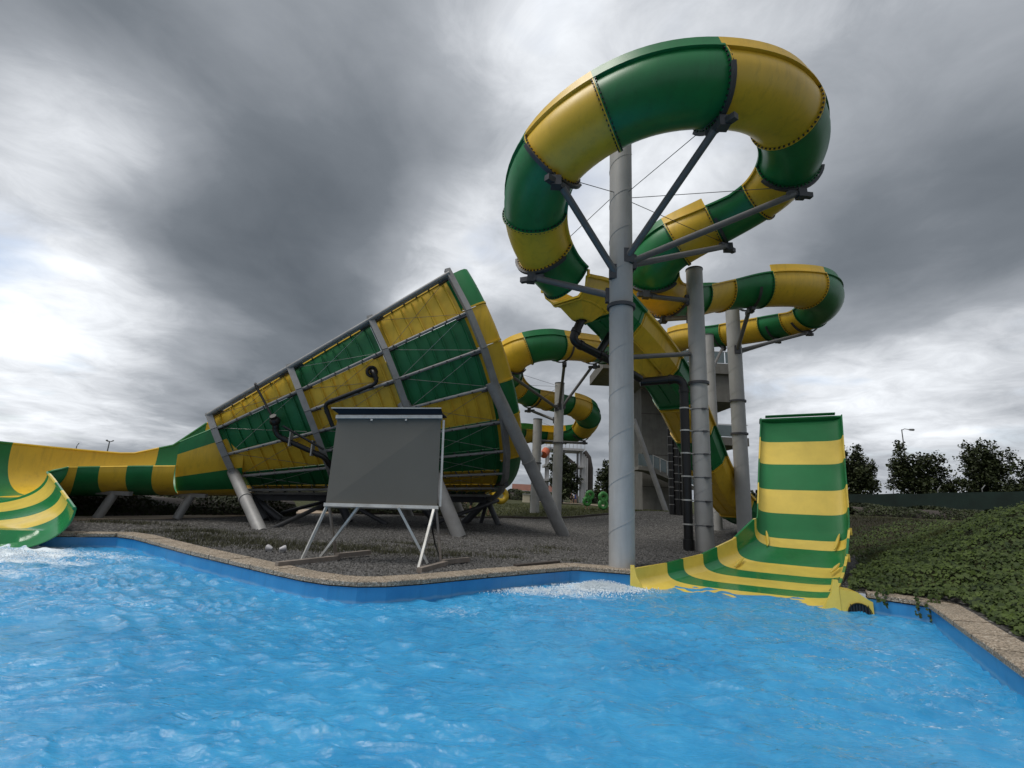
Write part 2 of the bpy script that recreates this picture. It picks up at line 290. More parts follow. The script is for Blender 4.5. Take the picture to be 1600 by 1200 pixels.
# ------------------------------------------------------------------ mesh builder
class MB:
    def __init__(s): s.v = []; s.f = []; s.m = []
    def add(s, vs, fs, mi=0):
        o = len(s.v); s.v += [tuple(x) for x in vs]; s.f += [tuple(i + o for i in f) for f in fs]; s.m += [mi] * len(fs); return s
    def grid(s, rows, mi=0, close=False, flip=False):
        n = len(rows[0]); vs = [p for r in rows for p in r]; fs = []
        for i in range(len(rows) - 1):
            for j in range(n - (0 if close else 1)):
                k = (j + 1) % n
                q = (i * n + j, i * n + k, (i + 1) * n + k, (i + 1) * n + j)
                fs.append(q[::-1] if flip else q)
        return s.add(vs, fs, mi)
    def tube(s, pts, r, n=12, mi=0, caps=True):
        pts = [V(p) for p in pts]; rs = r if isinstance(r, (list, tuple)) else [r] * len(pts)
        rows = []; t0 = (pts[1] - pts[0]).normalized()
        a = t0.cross(V((0, 0, 1)) if abs(t0.z) < 0.9 else V((1, 0, 0))).normalized()
        for i, p in enumerate(pts):
            t = ((pts[min(i + 1, len(pts) - 1)] - p).normalized() + (p - pts[max(i - 1, 0)]).normalized()).normalized()
            a = (a - t * a.dot(t)).normalized(); b_ = t.cross(a)
            rows.append([p + (a * cos(2 * pi * k / n) + b_ * sin(2 * pi * k / n)) * rs[i] for k in range(n)])
        o = len(s.v); s.grid(rows, mi, close=True)
        if caps:
            s.f.append(tuple(o + k for k in reversed(range(n)))); s.m.append(mi)
            e = o + (len(rows) - 1) * n; s.f.append(tuple(e + k for k in range(n))); s.m.append(mi)
        return s
    def beam(s, a, b, w, h, up=(0, 0, 1), mi=0):
        a = V(a); b = V(b); t = (b - a).normalized(); up = V(up)
        if abs(t.dot(up)) > 0.98: up = V((0, 1, 0))
        sx = t.cross(up).normalized(); uy = sx.cross(t)
        vs = [p + sx * (i * w / 2) + uy * (j * h / 2) for p in (a, b) for i, j in ((-1, -1), (1, -1), (1, 1), (-1, 1))]
        return s.add(vs, [(3, 2, 1, 0), (4, 5, 6, 7), (0, 1, 5, 4), (1, 2, 6, 5), (2, 3, 7, 6), (3, 0, 4, 7)], mi)
    def box(s, lo, hi, mi=0):
        x0, y0, z0 = lo; x1, y1, z1 = hi
        vs = [(x0, y0, z0), (x1, y0, z0), (x1, y1, z0), (x0, y1, z0), (x0, y0, z1), (x1, y0, z1), (x1, y1, z1), (x0, y1, z1)]
        return s.add(vs, [(3, 2, 1, 0), (4, 5, 6, 7), (0, 1, 5, 4), (1, 2, 6, 5), (2, 3, 7, 6), (3, 0, 4, 7)], mi)
    def prism(s, base, vec, mi=0):
        n = len(base); vec = V(vec); vs = [V(p) for p in base] + [V(p) + vec for p in base]
        return s.add(vs, [tuple(reversed(range(n))), tuple(range(n, 2 * n))] + [(i, (i + 1) % n, n + (i + 1) % n, n + i) for i in range(n)], mi)
    def torus(s, c, ax, R, r, n=20, k=8, mi=0):
        c = V(c); ax = V(ax).normalized(); a = ax.orthogonal().normalized(); b_ = ax.cross(a); rows = []
        for i in range(n + 1):
            d = a * cos(2 * pi * i / n) + b_ * sin(2 * pi * i / n)
            rows.append([c + d * (R + r * cos(2 * pi * j / k)) + ax * (r * sin(2 * pi * j / k)) for j in range(k)])
        return s.grid(rows, mi, close=True)
    def ball(s, c, r, n=10, mi=0, sc=(1, 1, 1)):
        c = V(c); rows = []
        for i in range(n + 1):
            t = pi * i / n
            rows.append([c + V((r * sin(t) * cos(2 * pi * j / (2 * n)) * sc[0], r * sin(t) * sin(2 * pi * j / (2 * n)) * sc[1], r * cos(t) * sc[2])) for j in range(2 * n)])
        return s.grid(rows, mi, close=True, flip=True)
    def mesh(s, name, mats, smooth=False):
        me = bpy.data.meshes.new(name); me.from_pydata(s.v, [], s.f)
        for m in ([mats] if isinstance(mats, str) else mats): me.materials.append(MATS[m])
        me.polygons.foreach_set('material_index', s.m)
        if smooth:
            me.polygons.foreach_set('use_smooth', [True] * len(s.f))
            try: me.set_sharp_from_angle(angle=radians(38))
            except Exception: pass
        me.update(); return me
    def build(s, name, mats, parent=None, smooth=False):
        o = bpy.data.objects.new(name, s.mesh(name, mats, smooth)); COL.objects.link(o)
        if parent is not None: put(o, parent)
        return o

def world_loc(o):
    p = V((0, 0, 0))
    while o is not None and o.type == 'EMPTY': p += o.location; o = o.parent
    return p
def put(o, parent):
    o.parent = parent
    if parent.type == 'EMPTY': o.matrix_parent_inverse = Matrix.Translation(-parent.location)
def thing(name, label, cat, loc=(0, 0, 0), group=None):
    o = bpy.data.objects.new(name, None); COL.objects.link(o); o.location = loc; o.empty_display_size = 0.2
    return tag(o, label, cat, group)
def tag(o, label, cat, group=None):
    o['label'] = label; o['category'] = cat
    if group: o['group'] = group
    return o
def struct(o): o['kind'] = 'structure'; return o
def stuff(o): o['kind'] = 'stuff'; return o
def sstep(a, b, x): t = max(0.0, min(1.0, (x - a) / (b - a))); return t * t * (3 - 2 * t)

def quads_object(name, P4, tint, mat, parent=None):
    """many loose leaf quads: P4 is (n,4,3)"""
    n = len(P4); me = bpy.data.meshes.new(name)
    me.vertices.add(n * 4); me.vertices.foreach_set('co', P4.reshape(-1).astype(np.float32))
    me.loops.add(n * 4); me.loops.foreach_set('vertex_index', np.arange(n * 4, dtype=np.int32))
    me.polygons.add(n); me.polygons.foreach_set('loop_start', np.arange(0, n * 4, 4, dtype=np.int32)); me.polygons.foreach_set('loop_total', np.full(n, 4, dtype=np.int32))
    a = me.attributes.new('tint', 'FLOAT', 'POINT'); a.data.foreach_set('value', np.repeat(tint, 4).astype(np.float32))
    me.materials.append(MATS[mat]); me.update(calc_edges=True)
    o = bpy.data.objects.new(name, me); COL.objects.link(o)
    if parent is not None: put(o, parent)
    return o
def leaf_quads(pos, nrm, size, rng, aspect=0.7, droop=None):
    """kite shaped leaves at pos with normals nrm"""
    n = len(pos); nrm = nrm / np.maximum(np.linalg.norm(nrm, axis=1, keepdims=True), 1e-6)
    d = rng.normal(size=(n, 3)) if droop is None else droop + rng.normal(size=(n, 3)) * 0.5
    d -= nrm * (d * nrm).sum(1, keepdims=True); d /= np.maximum(np.linalg.norm(d, axis=1, keepdims=True), 1e-6)
    s = np.cross(nrm, d); L = size[:, None] if hasattr(size, '__len__') else size
    return np.stack([pos - d * L * 0.5, pos + s * L * aspect * 0.5 - d * L * 0.05 + nrm * L * 0.1, pos + d * L * 0.55, pos - s * L * aspect * 0.5 - d * L * 0.05 + nrm * L * 0.1], 1)

# ------------------------------------------------------------------ pool outline and terrain
WATER_Z = -0.36
POOL = [(-24.0, 9.3), (-11.35, 14.8), (-10.6, 14.45), (-7.46, 12.14), (-4.53, 10.16), (-3.75, 9.68), (-3.2, 9.45), (-2.65, 9.40), (-2.15, 9.55), (-1.6, 9.92), (-0.35, 10.99), (1.7, 12.62), (1.9, 12.68), (3.22, 12.42),
        (7.75, 10.82), (8.46, 10.13), (6.09, 6.05), (4.2, 2.8), (2.9, 0.75), (-24.0, 0.75)]
BERM = [(3.4, 0.4), (4.70, 2.45), (6.58, 5.72), (8.92, 9.78), (8.5, 10.62), (7.6, 11.2), (10.1, 14.35), (11.9, 16.8), (13.3, 20.0), (15.0, 27.0), (18.0, 40.0), (30, 62), (60, 90)]
def inside(x, y, poly):
    c = False; n = len(poly); j = n - 1
    for i in range(n):
        if (poly[i][1] > y) != (poly[j][1] > y) and x < (poly[j][0] - poly[i][0]) * (y - poly[i][1]) / (poly[j][1] - poly[i][1]) + poly[i][0]: c = not c
        j = i
    return c

BERM_AREA = BERM + [(700, 90), (700, -60), (3.4, -60)]
SLIDE_BED = [(2.9, 12.9), (6.9, 15.8), (9.0, 19.0), (12.5, 18.0), (10.05, 14.5), (7.18, 10.95), (3.0, 12.0)]
def seg_dist(x, y, poly):
    best = 1e9; sg = 1; region = poly is BERM
    for (x0, y0), (x1, y1) in zip(poly[:-1], poly[1:]):
        dx, dy = x1 - x0, y1 - y0; t = max(0, min(1, ((x - x0) * dx + (y - y0) * dy) / (dx * dx + dy * dy)))
        qx, qy = x0 + t * dx - x, y0 + t * dy - y; d = qx * qx + qy * qy
        if d < best: best = d; sg = 1 if (dx * (y - y0) - dy * (x - x0)) < 0 else -1
    if region: sg = 1 if inside(x, y, BERM_AREA) else -1
    return sqrt(best) * sg
def terrain(x, y):
    d = seg_dist(x, y, BERM)
    h = 0.0
    if d > 0:
        h += 0.22 * sstep(0.1, 0.9, d) + 1.0 * sstep(0, 6.0, d) + 1.25 * math.exp(-((x - 15.2) ** 2 / 16 + (y - 11.5) ** 2 / 26)) * sstep(0, 3.5, d)
        if x > 20: h += 0.0
    far = 0.42 * sstep(31, 46, y)
    h += far * (1 - sstep(0, 4, d))
    h += 0.62 * math.exp(-(((x - 12.5) / 6.5) ** 2 + ((y - 37) / 8) ** 2)) * (1 - sstep(0, 3, d))
    h += 0.03 * sin(x * 1.3 + y * 0.7) * sin(y * 1.1) * (0 if y < 13.5 and d < 0.5 else 1)
    return h
def zone_grass(x, y):
    d = seg_dist(x, y, BERM)
    if d > 0.3: return 1.0
    edge = 33.0 + 1.2 * sin(x * 0.3) + (8.0 * math.exp(-((x - 13) / 5.0) ** 2))
    g = sstep(edge, edge + 0.4, y)
    if x < -15.5: g = max(g, sstep(17, 19, y) * sstep(-15.5, -18, x))
    if y < 0.3 : g = max(g, 0)
    return g

def inside_a(x, y, poly):
    c = np.zeros(x.shape, bool); n = len(poly); j = n - 1
    for i in range(n):
        (xi, yi), (xj, yj) = poly[i], poly[j]
        if yi != yj: c ^= ((yi > y) != (yj > y)) & (x < (xj - xi) * (y - yi) / (yj - yi) + xi)
        j = i
    return c
def dist_a(x, y, poly):
    best = np.full(x.shape, 1e9)
    for (x0, y0), (x1, y1) in zip(poly[:-1], poly[1:]):
        dx, dy = x1 - x0, y1 - y0; t = np.clip(((x - x0) * dx + (y - y0) * dy) / (dx * dx + dy * dy), 0, 1)
        best = np.minimum(best, (x0 + t * dx - x) ** 2 + (y0 + t * dy - y) ** 2)
    return np.sqrt(best)
def berm_a(x, y): return dist_a(x, y, BERM) * np.where(inside_a(x, y, BERM_AREA), 1, -1)
def ss_a(a, b, x): t = np.clip((x - a) / (b - a), 0, 1); return t * t * (3 - 2 * t)
def terrain_a(x, y):
    d = berm_a(x, y)
    h = np.where(d > 0, 0.22 * ss_a(0.1, 0.9, d) + 1.0 * ss_a(0, 6.0, d) + 1.25 * np.exp(-((x - 15.2) ** 2 / 16 + (y - 11.5) ** 2 / 26)) * ss_a(0, 3.5, d), 0.0)
    h = h + 0.42 * ss_a(31, 46, y) * (1 - ss_a(0, 4, d)) + 0.62 * np.exp(-(((x - 12.5) / 6.5) ** 2 + ((y - 37) / 8) ** 2)) * (1 - ss_a(0, 3, d))
    return h + np.where((y < 13.5) & (d < 0.5), 0.0, 0.03 * np.sin(x * 1.3 + y * 0.7) * np.sin(y * 1.1))
def offset_poly(poly, d):
    n = len(poly); out = []
    for i in range(n):
        p0, p1, p2 = V((*poly[i - 1], 0)), V((*poly[i], 0)), V((*poly[(i + 1) % n], 0))
        a = (p1 - p0).normalized(); b = (p2 - p1).normalized()
        na, nb = V((-a.y, a.x, 0)), V((-b.y, b.x, 0)); m = (na + nb).normalized(); k = d / max(0.45, m.dot(na))
        out.append((p1.x + m.x * k, p1.y + m.y * k))
    return out
# the polygon runs clockwise, so its left side is outside
OUT = offset_poly(POOL, 0.50)
LIP = offset_poly(POOL, -0.03)

def build_ground():
    HOLE = offset_poly(POOL, 0.42); HOLE = HOLE[:13] + [(3.25, 12.75), (7.0, 15.2), (9.8, 14.45), (7.06, 11.0), (7.7, 10.86)] + HOLE[15:]
    def axis(segs):
        o = []
        for a, b, st in segs: o += list(np.arange(a, b, st))
        return o
    xs = axis([(-600, -100, 100), (-100, -30, 10), (-30, -18, 1.5), (-18, 22, 0.55), (22, 40, 1.5), (40, 100, 8), (100, 601, 100)])
    ys = axis([(-60, -5, 12), (-5, 1, 1.5), (1, 24, 0.55), (24, 60, 1.2), (60, 120, 8), (120, 1200, 120)])
    pts = [V((x, y)) for y in ys for x in xs]
    n0 = len(pts); pts += [V(p) for p in HOLE]
    ed = [(n0 + i, n0 + (i + 1) % len(HOLE)) for i in range(len(HOLE))]
    r = delaunay_2d_cdt(pts, ed, [], 0, 1e-4)
    vv, ff = r[0], r[2]
    keep = []
    for f in ff:
        cx = sum(vv[i].x for i in f) / len(f); cy = sum(vv[i].y for i in f) / len(f)
        if not inside(cx, cy, HOLE): keep.append(tuple(f))
    vs = [(p.x, p.y, terrain(p.x, p.y)) for p in vv]
    me = bpy.data.meshes.new('ground'); me.from_pydata(vs, [], keep); me.materials.append(MATS['gravel_and_grass'])
    me.attributes.new('grass', 'FLOAT', 'POINT').data.foreach_set('value', [zone_grass(p.x, p.y) for p in vv])
    me.attributes.new('soil', 'FLOAT', 'POINT').data.foreach_set('value', [sstep(12.5, 14.5, p.x) * sstep(15, 19, p.y) * (1 - sstep(30, 40, p.y)) * (1 if seg_dist(p.x, p.y, BERM) > 0.5 else 0) for p in vv])
    me.polygons.foreach_set('use_smooth', [True] * len(keep)); me.update()
    o = bpy.data.objects.new('ground', me); COL.objects.link(o); struct(o)
build_ground()

def build_pool():
    mb = MB(); n = len(POOL)
    for i in range(n):
        a, b = POOL[i], POOL[(i + 1) % n]
        zt = -0.6 if i == 13 else -0.09
        mb.add([(a[0], a[1], -1.3), (b[0], b[1], -1.3), (b[0], b[1], zt), (a[0], a[1], zt)], [(0, 1, 2, 3)])
    struct(mb.build('pool_wall', 'pool_paint'))
    struct(MB().add([(x, y, -1.3) for x, y in POOL], [tuple(range(n))]).build('pool_floor', 'pool_paint'))
    OP = offset_poly(POOL, 0.44); cop = struct(MB().grid([[(*POOL[i % n], -0.1) for i in range(14, n + 14)], [(*OP[i % n], -0.1) for i in range(14, n + 14)]]).build('pool_coping', 'washed_aggregate'))
    rnd = random.Random(5)
    def lerp(a, b, t): return (a[0] + (b[0] - a[0]) * t, a[1] + (b[1] - a[1]) * t)
    for i in range(n):
        if i in (13, 18, 19): continue          # open at the slide mouth; behind the camera
        a, b, c, d = LIP[i], LIP[(i + 1) % n], OUT[(i + 1) % n], OUT[i]
        L = sqrt((b[0] - a[0]) ** 2 + (b[1] - a[1]) ** 2); k = max(1, round(L / 1.0))
        for q in range(k):
            g = 0.004 / max(L / k, 0.2); t0, t1 = q / k + g, (q + 1) / k - g
            dz = rnd.uniform(-0.004, 0.004)
            A, B, C_, D_ = lerp(a, b, t0), lerp(a, b, t1), lerp(d, c, t1), lerp(d, c, t0)
            m = MB(); lo, hi, ch = -0.065, 0.028 + dz, 0.018
            def inn(p, s_, e): return lerp(p, s_, e)
            rows = [[(*p, z) for p, z in ((A, lo), (A, hi - ch), (lerp(A, D_, 0.035), hi), (lerp(A, D_, 0.965), hi), (D_, hi - ch), (D_, lo))],
                    [(*p, z) for p, z in ((B, lo), (B, hi - ch), (lerp(B, C_, 0.035), hi), (lerp(B, C_, 0.965), hi), (C_, hi - ch), (C_, lo))]]
            m.grid(rows, close=True); m.f += [(0, 1, 2, 3, 4, 5), (11, 10, 9, 8, 7, 6)]; m.m += [0, 0]
            m.build('coping_stone', 'washed_aggregate', cop)
build_pool()

def build_water():
    rng = np.random.default_rng(11)
    ys = [0.76]
    while ys[-1] < 15.0: ys.append(ys[-1] + 0.0095 + 0.0034 * ys[-1])
    def spread(x): return 0.0155 + 0.0030 * max(0.0, abs(x) - 3.0)
    xs = [0.0]
    while xs[-1] < 8.7: xs.append(xs[-1] + spread(xs[-1]))
    xl = [0.0]
    while xl[-1] > -19.5: xl.append(xl[-1] - spread(xl[-1]))
    ys = np.array(ys); xs = np.array(xl[:0:-1] + xs)
    X, Y = np.meshgrid(xs, ys); X = X.astype(np.float64)
    Z = np.zeros_like(X); DX = np.zeros_like(X); DY = np.zeros_like(X)
    wx = 0.22 * np.sin(0.9 * Y + 0.4 * X) + 0.16 * np.sin(1.7 * X - 0.8 * Y + 2) + 0.05 * np.sin(4.1 * X + 3.0 * Y); wy = 0.20 * np.sin(0.8 * X + 1.1 * Y + 1) + 0.13 * np.sin(1.9 * Y + 0.6 * X) + 0.05 * np.sin(3.7 * Y - 2.9 * X)
    Xw, Yw = X + wx, Y + wy
    def patch(fx, fy, seed):
        r = np.random.default_rng(seed); o = np.zeros_like(X)
        for k in range(12):
            a = r.random() * 2 * pi; f = 0.6 + 1.6 * r.random(); o += np.sin(f * (np.cos(a) * Xw * fx + np.sin(a) * Yw * fy) + r.random() * 6.28)
        return o / sqrt(6.0)
    M1 = 0.35 + 1.5 * ss_a(-0.6, 1.3, patch(0.9, 1.5, 5)) + 0.55 * ss_a(-4, -14, X) ; M2 = 0.25 + 1.7 * ss_a(-0.4, 1.2, patch(1.1, 1.9, 6)) + 0.5 * ss_a(3, 7, X)
    for k in range(150):
        lam = 0.065 * (1.9 / 0.065) ** (rng.random() ** 0.95); short = lam < 0.35
        th = rng.normal(math.radians(62 if k % 2 else 105), 0.30 if short else 0.6); kk = 2 * pi / lam; ph = rng.random() * 2 * pi
        slope = 0.080 * (0.5 + rng.random()) * (1.0 if lam < 0.7 else 0.5)
        gx, gy = rng.normal(size=2) * (1.3 if short else 0.5); grp = np.clip(0.45 + 0.8 * np.sin(gx * X + gy * Y + ph * 7) * np.sin(0.6 * gy * X - 0.8 * gx * Y + ph * 3), 0, 1.3)
        arg = kk * (np.cos(th) * Xw + np.sin(th) * Yw) + ph; a = slope / kk * grp * ((M1 if k % 2 else M2) if short else 0.8) * (0.62 + 0.38 * ss_a(2.0, 5.0, Y))
        res = np.clip((lam / (3.6 * (0.0095 + 0.0034 * Y))) - 0.5, 0, 1)        # drop ripples the mesh cannot carry
        a = a * res; c = np.cos(arg); Z += a * np.sin(arg); DX += 0.45 * a * np.cos(th) * c; DY += 0.45 * a * np.sin(th) * c
    def g(x, y, sx, sy): return np.exp(-(((X - x) / sx) ** 2 + ((Y - y) / sy) ** 2))
    def vnoise(fx, fy, seed):
        r = np.random.default_rng(seed); o = np.zeros_like(X)
        for k in range(14):
            a = r.random() * 2 * pi; f = 1 + 2.2 * r.random(); o += np.sin(f * (np.cos(a) * X * fx + np.sin(a) * Y * fy) + r.random() * 6.28)
        return o / 4.0
    # churned water where the slides run out
    churn = 1.0 * g(-13.6, 12.6, 2.6, 1.6) + 0.8 * g(2.35, 12.0, 0.75, 0.42) + 0.45 * g(0.9, 11.2, 1.5, 0.7) + 0.30 * g(4.2, 10.6, 1.6, 0.6)
    Z += np.clip(churn, 0, 1) * 0.028 * vnoise(6.5, 7.5, 3) + 0.04 * g(2.35, 12.05, 0.55, 0.22) * (0.5 + 0.7 * vnoise(9, 9, 8)) + 0.08 * g(-13.8, 13.4, 2.2, 0.8) * (0.6 + 0.5 * vnoise(5, 5, 9))
    calm = np.clip((Y - (10.0 + 0.0 * X)) / 3, 0, 1)
    foam = 0.95 * g(-13.9, 13.2, 2.8, 1.1) + 0.50 * g(-12.5, 11.6, 4.2, 1.9) + 0.22 * g(-7.5, 8.4, 5.0, 2.4) + 1.0 * g(2.35, 12.05, 0.65, 0.34) + 0.42 * g(0.9, 11.3, 1.6, 0.75) + 0.25 * g(-0.8, 9.3, 1.7, 0.8) + 0.24 * g(4.3, 10.3, 1.8, 0.7) + 0.12 * g(2.0, 5.0, 3.0, 1.6)
    foam = foam + 0.30 * np.exp(-(dist_a(X, Y, [(3.25, 12.25), (7.1, 10.8)]) / 0.16) ** 2) * (0.5 + 0.5 * vnoise(5, 5, 77))
    foam = foam * (0.72 + 0.28 * vnoise(2.2, 3.6, 21))
    ny, nx = X.shape; co = np.stack([X + DX, Y + DY, Z + WATER_Z], -1).reshape(-1, 3)
    idx = np.arange(ny * nx).reshape(ny, nx); q = np.stack([idx[:-1, :-1], idx[:-1, 1:], idx[1:, 1:], idx[1:, :-1]], -1).reshape(-1, 4)
    me = bpy.data.meshes.new('water'); n = len(q)
    me.vertices.add(len(co)); me.vertices.foreach_set('co', co.reshape(-1).astype(np.float32))
    me.loops.add(n * 4); me.loops.foreach_set('vertex_index', q.reshape(-1).astype(np.int32))
    me.polygons.add(n); me.polygons.foreach_set('loop_start', np.arange(0, n * 4, 4, dtype=np.int32)); me.polygons.foreach_set('loop_total', np.full(n, 4, dtype=np.int32))
    me.polygons.foreach_set('use_smooth', np.ones(n, dtype=bool))
    me.attributes.new('foam', 'FLOAT', 'POINT').data.foreach_set('value', np.clip(foam, 0, 1.2).reshape(-1).astype(np.float32))
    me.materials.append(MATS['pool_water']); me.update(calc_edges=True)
    o = bpy.data.objects.new('water', me); COL.objects.link(o); struct(o)
build_water()

# ------------------------------------------------------------------ flumes
def catmull(pts, step=0.12):
    P = [V(p) for p in pts]; P = [P[0] * 2 - P[1]] + P + [P[-1] * 2 - P[-2]]; raw = []
    for i in range(1, len(P) - 2):
        for k in range(24):
            t = k / 24; a, b, c, d = P[i - 1], P[i], P[i + 1], P[i + 2]
            raw.append(0.5 * ((2 * b) + (c - a) * t + (2 * a - 5 * b + 4 * c - d) * t * t + (3 * b - a - 3 * c + d) * t ** 3))
    raw.append(P[-2]); out = [raw[0]]; acc = 0
    for a, b in zip(raw[:-1], raw[1:]):
        L = (b - a).length
        while acc + L >= step:
            f = (step - acc) / L; a = a + (b - a) * f; out.append(a.copy()); L = (b - a).length; acc = 0
        acc += L
    return out
def smooth(pts, it=12):
    for _ in range(it): pts = [pts[0]] + [(pts[i - 1] + pts[i] * 2 + pts[i + 1]) / 4 for i in range(1, len(pts) - 1)] + [pts[-1]]
    return pts

class Flume:
    def __init__(s, ctrl, r=1.0, bank=14, step=0.12):
        s.r = r; s.dr = None; s.P = smooth(catmull(ctrl, step), 30); n = len(s.P); P = s.P
        s.T = [(P[min(i + 1, n - 1)] - P[max(i - 1, 0)]).normalized() for i in range(n)]
        K = []
        for i in range(n):
            a, b = s.T[max(i - 6, 0)], s.T[min(i + 6, n - 1)]; K.append((a.x * b.y - a.y * b.x) / (12 * step))
        s.K = [sum(K[max(0, i - 10):i + 11]) / len(K[max(0, i - 10):i + 11]) for i in range(n)]
        s.S = []; s.U = []
        for i in range(n):
            S = s.T[i].cross(V((0, 0, 1))).normalized(); U = S.cross(s.T[i])
            a = radians(max(-bank, min(bank, s.K[i] * 60)))    # left turn (K>0): lift the right side
            s.S.append(S * cos(a) + U * sin(a)); s.U.append(U * cos(a) - S * sin(a))
    def pt(s, i, phi, r):
        if s.dr is not None: r = r + s.dr[i]
        return s.P[i] + (s.S[i] * sin(phi) - s.U[i] * cos(phi)) * r
    def near(s, p): return min(range(len(s.P)), key=lambda i: (s.P[i] - p).length)

def px_of(p):
    d = p - CAM_O; f = d.dot(CAM_F); return 800 + FPX * d.dot(CAM_R) / f, 600 - FPX * d.dot(CAM_U) / f
def joints(F, marks):
    '''path indices of the section joints that were sighted in the photograph'''
    out = [0]; Q = [px_of(p) for p in F.P]
    for m in marks:
        lo = out[-1] + 5; hi = min(len(Q), lo + 55)
        out.append(min(range(lo, hi), key=lambda i: (Q[i][0] - m[0]) ** 2 + (Q[i][1] - m[1]) ** 2))
    return out
def build_flume(root, F, sec, first, amax=100, cuts=None, mats=('yellow_fibreglass', 'green_fibreglass'), i0=0, i1=None):
    i1 = len(F.P) - 1 if i1 is None else i1
    per = max(4, round(sec / 0.12)); k = 0; i = i0; r = F.r
    while i < i1 - 3:
        j = min(i + per, i1)
        if cuts:
            nx = [c for c in cuts if c > i + 4]
            if nx and nx[0] - i < per * 2.2: j = min(nx[0], i1)
        if i1 - j < 6: j = i1
        col = mats[(first + k) % 2]
        kk = sum(F.K[i:j]) / (j - i); side = -1 if kk > 0 else 1      # outer side of the bend: right of a left turn is +S
        ext = 0.42 if abs(kk) > 0.055 else 0.0; side = 1 if kk > 0 else -1
        ph = [radians(a) for a in np.linspace(-amax, amax, 25)]
        ids = list(range(i, j + 1, 2)); ids = ids if ids[-1] == j else ids + [j]
        mb = MB(); rows_o = []; rows_i = []
        for q in ids:
            ro = [F.pt(q, a, r) for a in ph]; ri = [F.pt(q, a, r - 0.035) for a in ph]
            rows_o.append(ro); rows_i.append(ri)
        mb.grid(rows_o); mb.grid(rows_i, flip=True)
        for s_ in (-1, 1):                                             # rims, and the raised wall outside a bend
            a = radians(amax) * s_; e = ext if s_ == side else 0.0; prof = []
            for q in ids:
                rad = F.S[q] * s_
                b = F.pt(q, a, r - 0.035); o = F.pt(q, a, r + 0.09)
                up = F.U[q]
                if e: pr = [b, b + up * 0.0 + up * e, b + up * e + rad * 0.05, b + rad * 0.05 + up * 0.035, o + up * 0.035, o - up * 0.03, F.pt(q, a * 0.985, r)]
                else: pr = [b, b + up * 0.035, o + up * 0.035, o - up * 0.03, F.pt(q, a * 0.985, r)]
                prof.append(pr)
            mb.grid(prof, flip=(s_ < 0))
            for row in (prof[0], prof[-1]): mb.add(row, [tuple(range(len(row)))])
        o = mb.build('flume_section', col, root, smooth=True)
        for q, sg in ((i, 1), (j, -1)):
            fl = MB()
            d = F.T[q] * (0.028 * sg); a0 = F.T[q] * (0.003 * sg)
            fl.grid([[F.pt(q, a, r + 0.002) + a0 for a in ph], [F.pt(q, a, r + 0.075) + a0 for a in ph], [F.pt(q, a, r + 0.075) + d for a in ph], [F.pt(q, a, r + 0.002) + d for a in ph]])
            for a in np.linspace(-amax + 4, amax - 4, 26):
                a = radians(a); c = F.pt(q, a, r + 0.042) + d; u = F.T[q] * (0.035 * sg); e1 = (F.pt(q, a, 1) - F.P[q]).normalized() * 0.022; e2 = F.T[q].cross(e1).normalized() * 0.022
                fl.add([c + e1 + e2, c + e1 - e2, c - e1 - e2, c - e1 + e2, c + e1 + e2 + u, c + e1 - e2 + u, c - e1 - e2 + u, c - e1 + e2 + u], [(4, 5, 6, 7), (0, 1, 5, 4), (1, 2, 6, 5), (2, 3, 7, 6), (3, 0, 4, 7)], 1)
            fl.build('flange', [col, 'bolt'], o)
        i = j; k += 1

A_CTRL = [at(*p) for p in [(1012, 556, 45), (1062, 527, 37), (1140, 517, 32), (1215, 503, 28.8), (1268, 485, 26.6), (1284, 464, 24.7), (1262, 449, 23.3), (1205, 446, 22.4), (1130, 451, 22), (1072, 461, 20.8), (1032, 454, 19.2), (1015, 427, 17.9), (1034, 394, 17.2),
                           (1082, 364, 16.5), (1150, 326, 15.6), (1212, 284, 14.4), (1244, 220, 12.6), (1205, 157, 11.0), (1105, 138, 10.2), (1000, 154, 10.3), (907, 205, 11.0), (846, 272, 12.0), (834, 345, 13.4), (858, 404, 14.7), (885, 432, 15.3)]]
FA = Flume(A_CTRL, 0.92)
FA.dr = [0.16 * (1 - sstep(0.50, 0.74, i / len(FA.P))) for i in range(len(FA.P))]
B_CTRL = [at(*p) for p in [(1005, 566, 45), (985, 556, 40), (940, 546, 33), (885, 539, 29.5), (832, 541, 28), (798, 560, 28.6), (792, 588, 30.8), (815, 609, 33.6), (862, 622, 36), (902, 634, 38), (920, 652, 40.2), (905, 671, 42.5), (870, 677, 43.5), (830, 674, 42.5), (795, 672, 39), (765, 660, 34), (735, 640, 30.5)]]
FB = Flume(B_CTRL)
raft_slide = thing('raft_slide', 'green and yellow raft flume winding round the tall steel columns in big open loops', 'water slide', (3.0, 13.0, 0))
A_JOINTS = joints(FA, [(1040, 535), (1060, 526), (1107, 520), (1142, 516), (1200, 505), (1235, 497), (1268, 485), (1260, 449), (1185, 446), (1122, 452), (1080, 460), (1038, 456), (1013, 425), (1056, 379), (1115, 345), (1182, 306), (1240, 262), (1228, 178), (1105, 138), (948, 176), (862, 250), (834, 335), (852, 393), (868, 416)])
build_flume(raft_slide, FA, 2.3, 1, cuts=A_JOINTS)
funnel_feed = thing('feeder_flume', 'smaller looking green and yellow flume behind, curling down into the wide funnel mouth', 'water slide', (1.5, 33, 0))
build_flume(funnel_feed, FB, 2.0, 0, cuts=joints(FB, [(990, 558), (955, 549), (918, 543), (868, 539), (822, 544), (797, 562)]))

